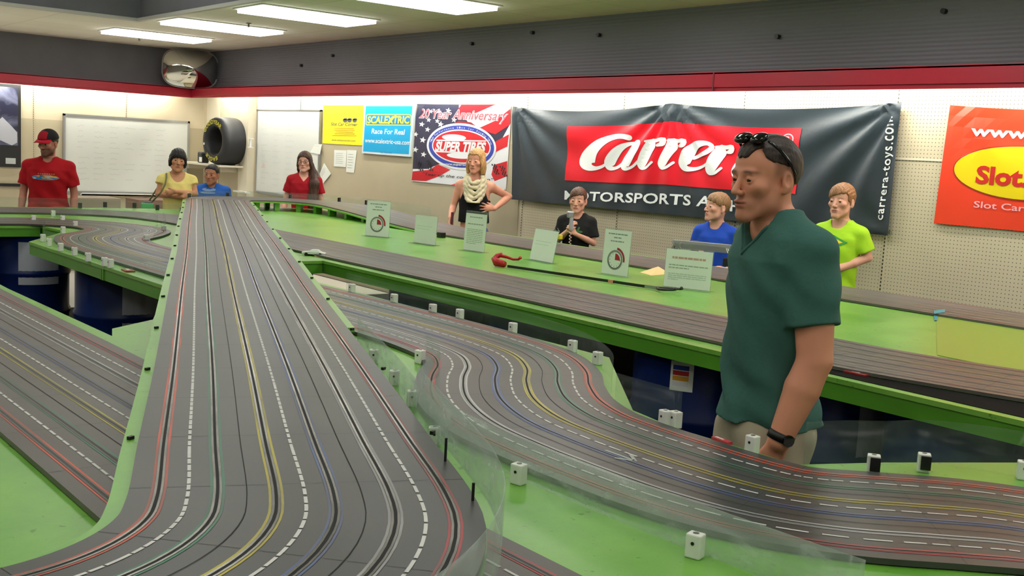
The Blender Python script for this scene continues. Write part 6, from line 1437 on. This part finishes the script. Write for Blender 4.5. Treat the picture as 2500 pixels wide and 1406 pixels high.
# --- boy in black T-shirt
u = 1.43 / 1.78
arms = {'l': ((.155, -.01, .965), (.015, -.20, 1.045), dict(d=(-.45, -.3, .75), n=(-.4, .6, -.2), side=-1, curl=.85, sz=.78)),
        'r': ((-.155, -.02, .965), (-.045, -.19, 1.075), dict(d=(.35, -.3, .8), n=(.4, .6, -.2), side=1, curl=.85, sz=.78))}
P = person('boy in a black T-shirt with green print holding a controller to his chin', 1411, 9.34, 0, 6, 1.43, hs=.90, W_=.82, male=False, jaw=.92, skin=SK_FAIR, head_yaw=-6, head_pitch=3, arms=arms, shirt=fabric('shirt_black', srgb(18, 19, 20), .85), pants=(fabric('shorts_grey', srgb(70, 70, 74)), 'shorts'), sleeve=.72, hem=.86, tintkw=dict(brow=srgb(90, 62, 48), cheek=.25))
M_HB2 = hair_mat('hair_brown', srgb(100, 64, 46), srgb(62, 38, 28))
put_hair(P, hair_short(P['HF'], P['R'], P['hs'], LINE_KID, .010, sweep=.25), M_HB2)
proj_decal(P, [[(.02 + .03 * math.cos(t) * (1 + .5 * math.cos(5 * t)), 1.06 + .030 * math.sin(t) * (1 + .5 * math.cos(5 * t))) for t in np.linspace(0, 2 * PI, 40)[:-1]]], 'shirt_print', mat('print_green', srgb(40, 92, 40), .7), 1.06, .006)
proj_decal(P, [rect(-.05, .90, -.035, .93), rect(-.02, .905, .0, .93), rect(.02, .91, .05, .925)], 'shirt_print', mat('print_white', srgb(236, 238, 240), .5), .9, .006)
o = thing('race_controller', 'silver grey hand controller with coiled wire held up by the boy in black', 'controller', P['T'].location, P['T'].rotation_euler[2])
bevel(MB().box((-.02, -.255, 1.135), (.03, .035, .12), .3).build('grip', mat('ctrl_grey', srgb(150, 146, 152), .5), o), .008); bevel(MB().box((-.03, -.262, 1.21), (.06, .03, .055), .3).build('frame', M_ALU, o), .01)
MB().tube([(-.02 + .01 * math.sin(k * 1.4), -.26 - .01 * math.cos(k * 1.4), 1.08 - .006 * k) for k in range(34)], .0035, 6).build('wire', mat('wire_pale', srgb(206, 170, 160), .5), o)
# --- boy in blue on the right
u = 1.49 / 1.78
arms = {'l': ((.165, .05, 1.03), (.14, -.115, .92), dict(d=(-.6, -.7, .1), n=(-.4, .3, -.4), side=-1, curl=.5, sz=.8)),
        'r': ((-.155, .02, 1.02), (-.085, -.17, .985), dict(d=(.3, -.6, .5), n=(.6, .4, 0), side=1, curl=.8, sz=.8))}
P = person('boy in a plain royal blue T-shirt looking left with a black phone', 1752, 8.18, 0, 14, 1.485, hs=.92, W_=.80, male=False, jaw=.92, skin=SK_FAIR, head_yaw=-42, head_pitch=-4, arms=arms, shirt=fabric('shirt_royal', srgb(22, 66, 168), .8), pants=(fabric('shorts_navy', srgb(40, 44, 60)), 'shorts'), sleeve=.60, hem=.84, tintkw=dict(brow=srgb(150, 112, 84), cheek=.2))
M_HB3 = hair_mat('hair_sandy', srgb(160, 122, 84), srgb(108, 76, 48))
put_hair(P, hair_short(P['HF'], P['R'], P['hs'], LINE_KID, .009, sweep=-.2), M_HB3)
o = thing('phone', 'black phone held at the chest by the boy in royal blue', 'phone', P['T'].location, P['T'].rotation_euler[2])
bevel(MB().box((-.085, -.245, 1.065), (.062, .012, .125), .25).build('body', M_BLACK, o), .006)
# --- boy in lime shirt
u = 1.61 / 1.78
arms = {'l': ((.195, .04, 1.13), (.01, -.175, 1.02), dict(d=(-.9, -.2, .1), n=(.2, .6, -.4), side=1, curl=.5, sz=.85)),
        'r': ((-.18, .0, 1.12), (-.08, -.17, 1.02), dict(d=(.8, -.3, .1), n=(-.2, .6, -.4), side=-1, curl=.5, sz=.85))}
P = person('boy in a lime green T-shirt with a small flag print, behind the tall man', 2056, 7.32, 0, 22, 1.61, hs=.97, W_=.84, male=False, jaw=.92, skin=SK_FAIR, head_yaw=-4, arms=arms, shirt=fabric('shirt_lime', srgb(158, 206, 40), .8), pants=(fabric('shorts_grey', srgb(70, 70, 74)), 'shorts'), sleeve=.74, hem=.80, tintkw=dict(brow=srgb(140, 100, 70), cheek=.25), hvox=.0038)
M_HB4 = hair_mat('hair_light_brown', srgb(168, 122, 82), srgb(116, 78, 50))
put_hair(P, hair_short(P['HF'], P['R'], P['hs'], [(-.13, .046), (-.085, .042), (-.055, .034), (-.035, .012), (-.015, -.006), (.0, .018), (.028, .016), (.036, -.035), (.06, -.06), (.13, -.065)], .012, sweep=.3), M_HB4)
zf = 1.225
proj_decal(P, [[(-.10, zf), (.0, zf - .045), (.10, zf), (.0, zf + .045)]], 'flag_print', mat('flag_green', srgb(30, 140, 60), .6), zf, .006)
proj_decal(P, [[(-.070, zf), (.0, zf - .031), (.070, zf), (.0, zf + .031)]], 'flag_print', mat('flag_yellow', srgb(230, 210, 40), .6), zf, .008)
proj_decal(P, [ell(0, zf, .020, .020, 20)], 'flag_print', mat('flag_blue', srgb(40, 60, 130), .6), zf, .010)
sh, el, wr = P['J']['l']; d = (wr - el) / np.linalg.norm(wr - el); c = wr - d * .02
o = thing('wristwatch', 'black wristband on the arm of the boy in lime', 'watch', P['T'].location, P['T'].rotation_euler[2]); MB().cyl(c - d * .012, c + d * .012, .029, 20).build('strap', M_BLACK, o, True)
# ================================================================== sub-parts go under the part they belong to
SUB = {'paper_sheet': ('print_line', 'stopwatch_ring', 'red_quarter', 'red_arc', 'tick', 'dark_header'), 'body': ('eye', 'screw', 'screw_cap', 'black_pad', 'green_side'),
       'red_panel': ('script_letter', 'registered_mark'), 'shell': ('paper_label', 'hazard_label'), 't_shirt': ('shirt_print', 'flag_print', 'collar_band'), 'board': ('marker_writing', 'pen_tray'),
       'name_box': ('slash',), 'logo_oval': ('arc_letter',), 'print': ('pale_shape', 'red_shape', 'grey_seal'), 'rubber': ('sticker',), 'shaft': ('band', 'metal_sleeve'), 'handle': ('trigger',), 'plate': ('marks',), 'bar': ('side_plate',), 'mirror_dome': (), 'brim': (), 'strap': ('watch_face',)}
for t in [o for o in bpy.data.objects if o.parent is None]:
    kids = list(t.children); base = lambda o: o.name.split('.')[0]
    for k in kids:
        for q in kids:
            if q.parent is t and q is not k and base(k) in SUB and base(q) in SUB[base(k)] and k.parent is t:
                q.parent = k
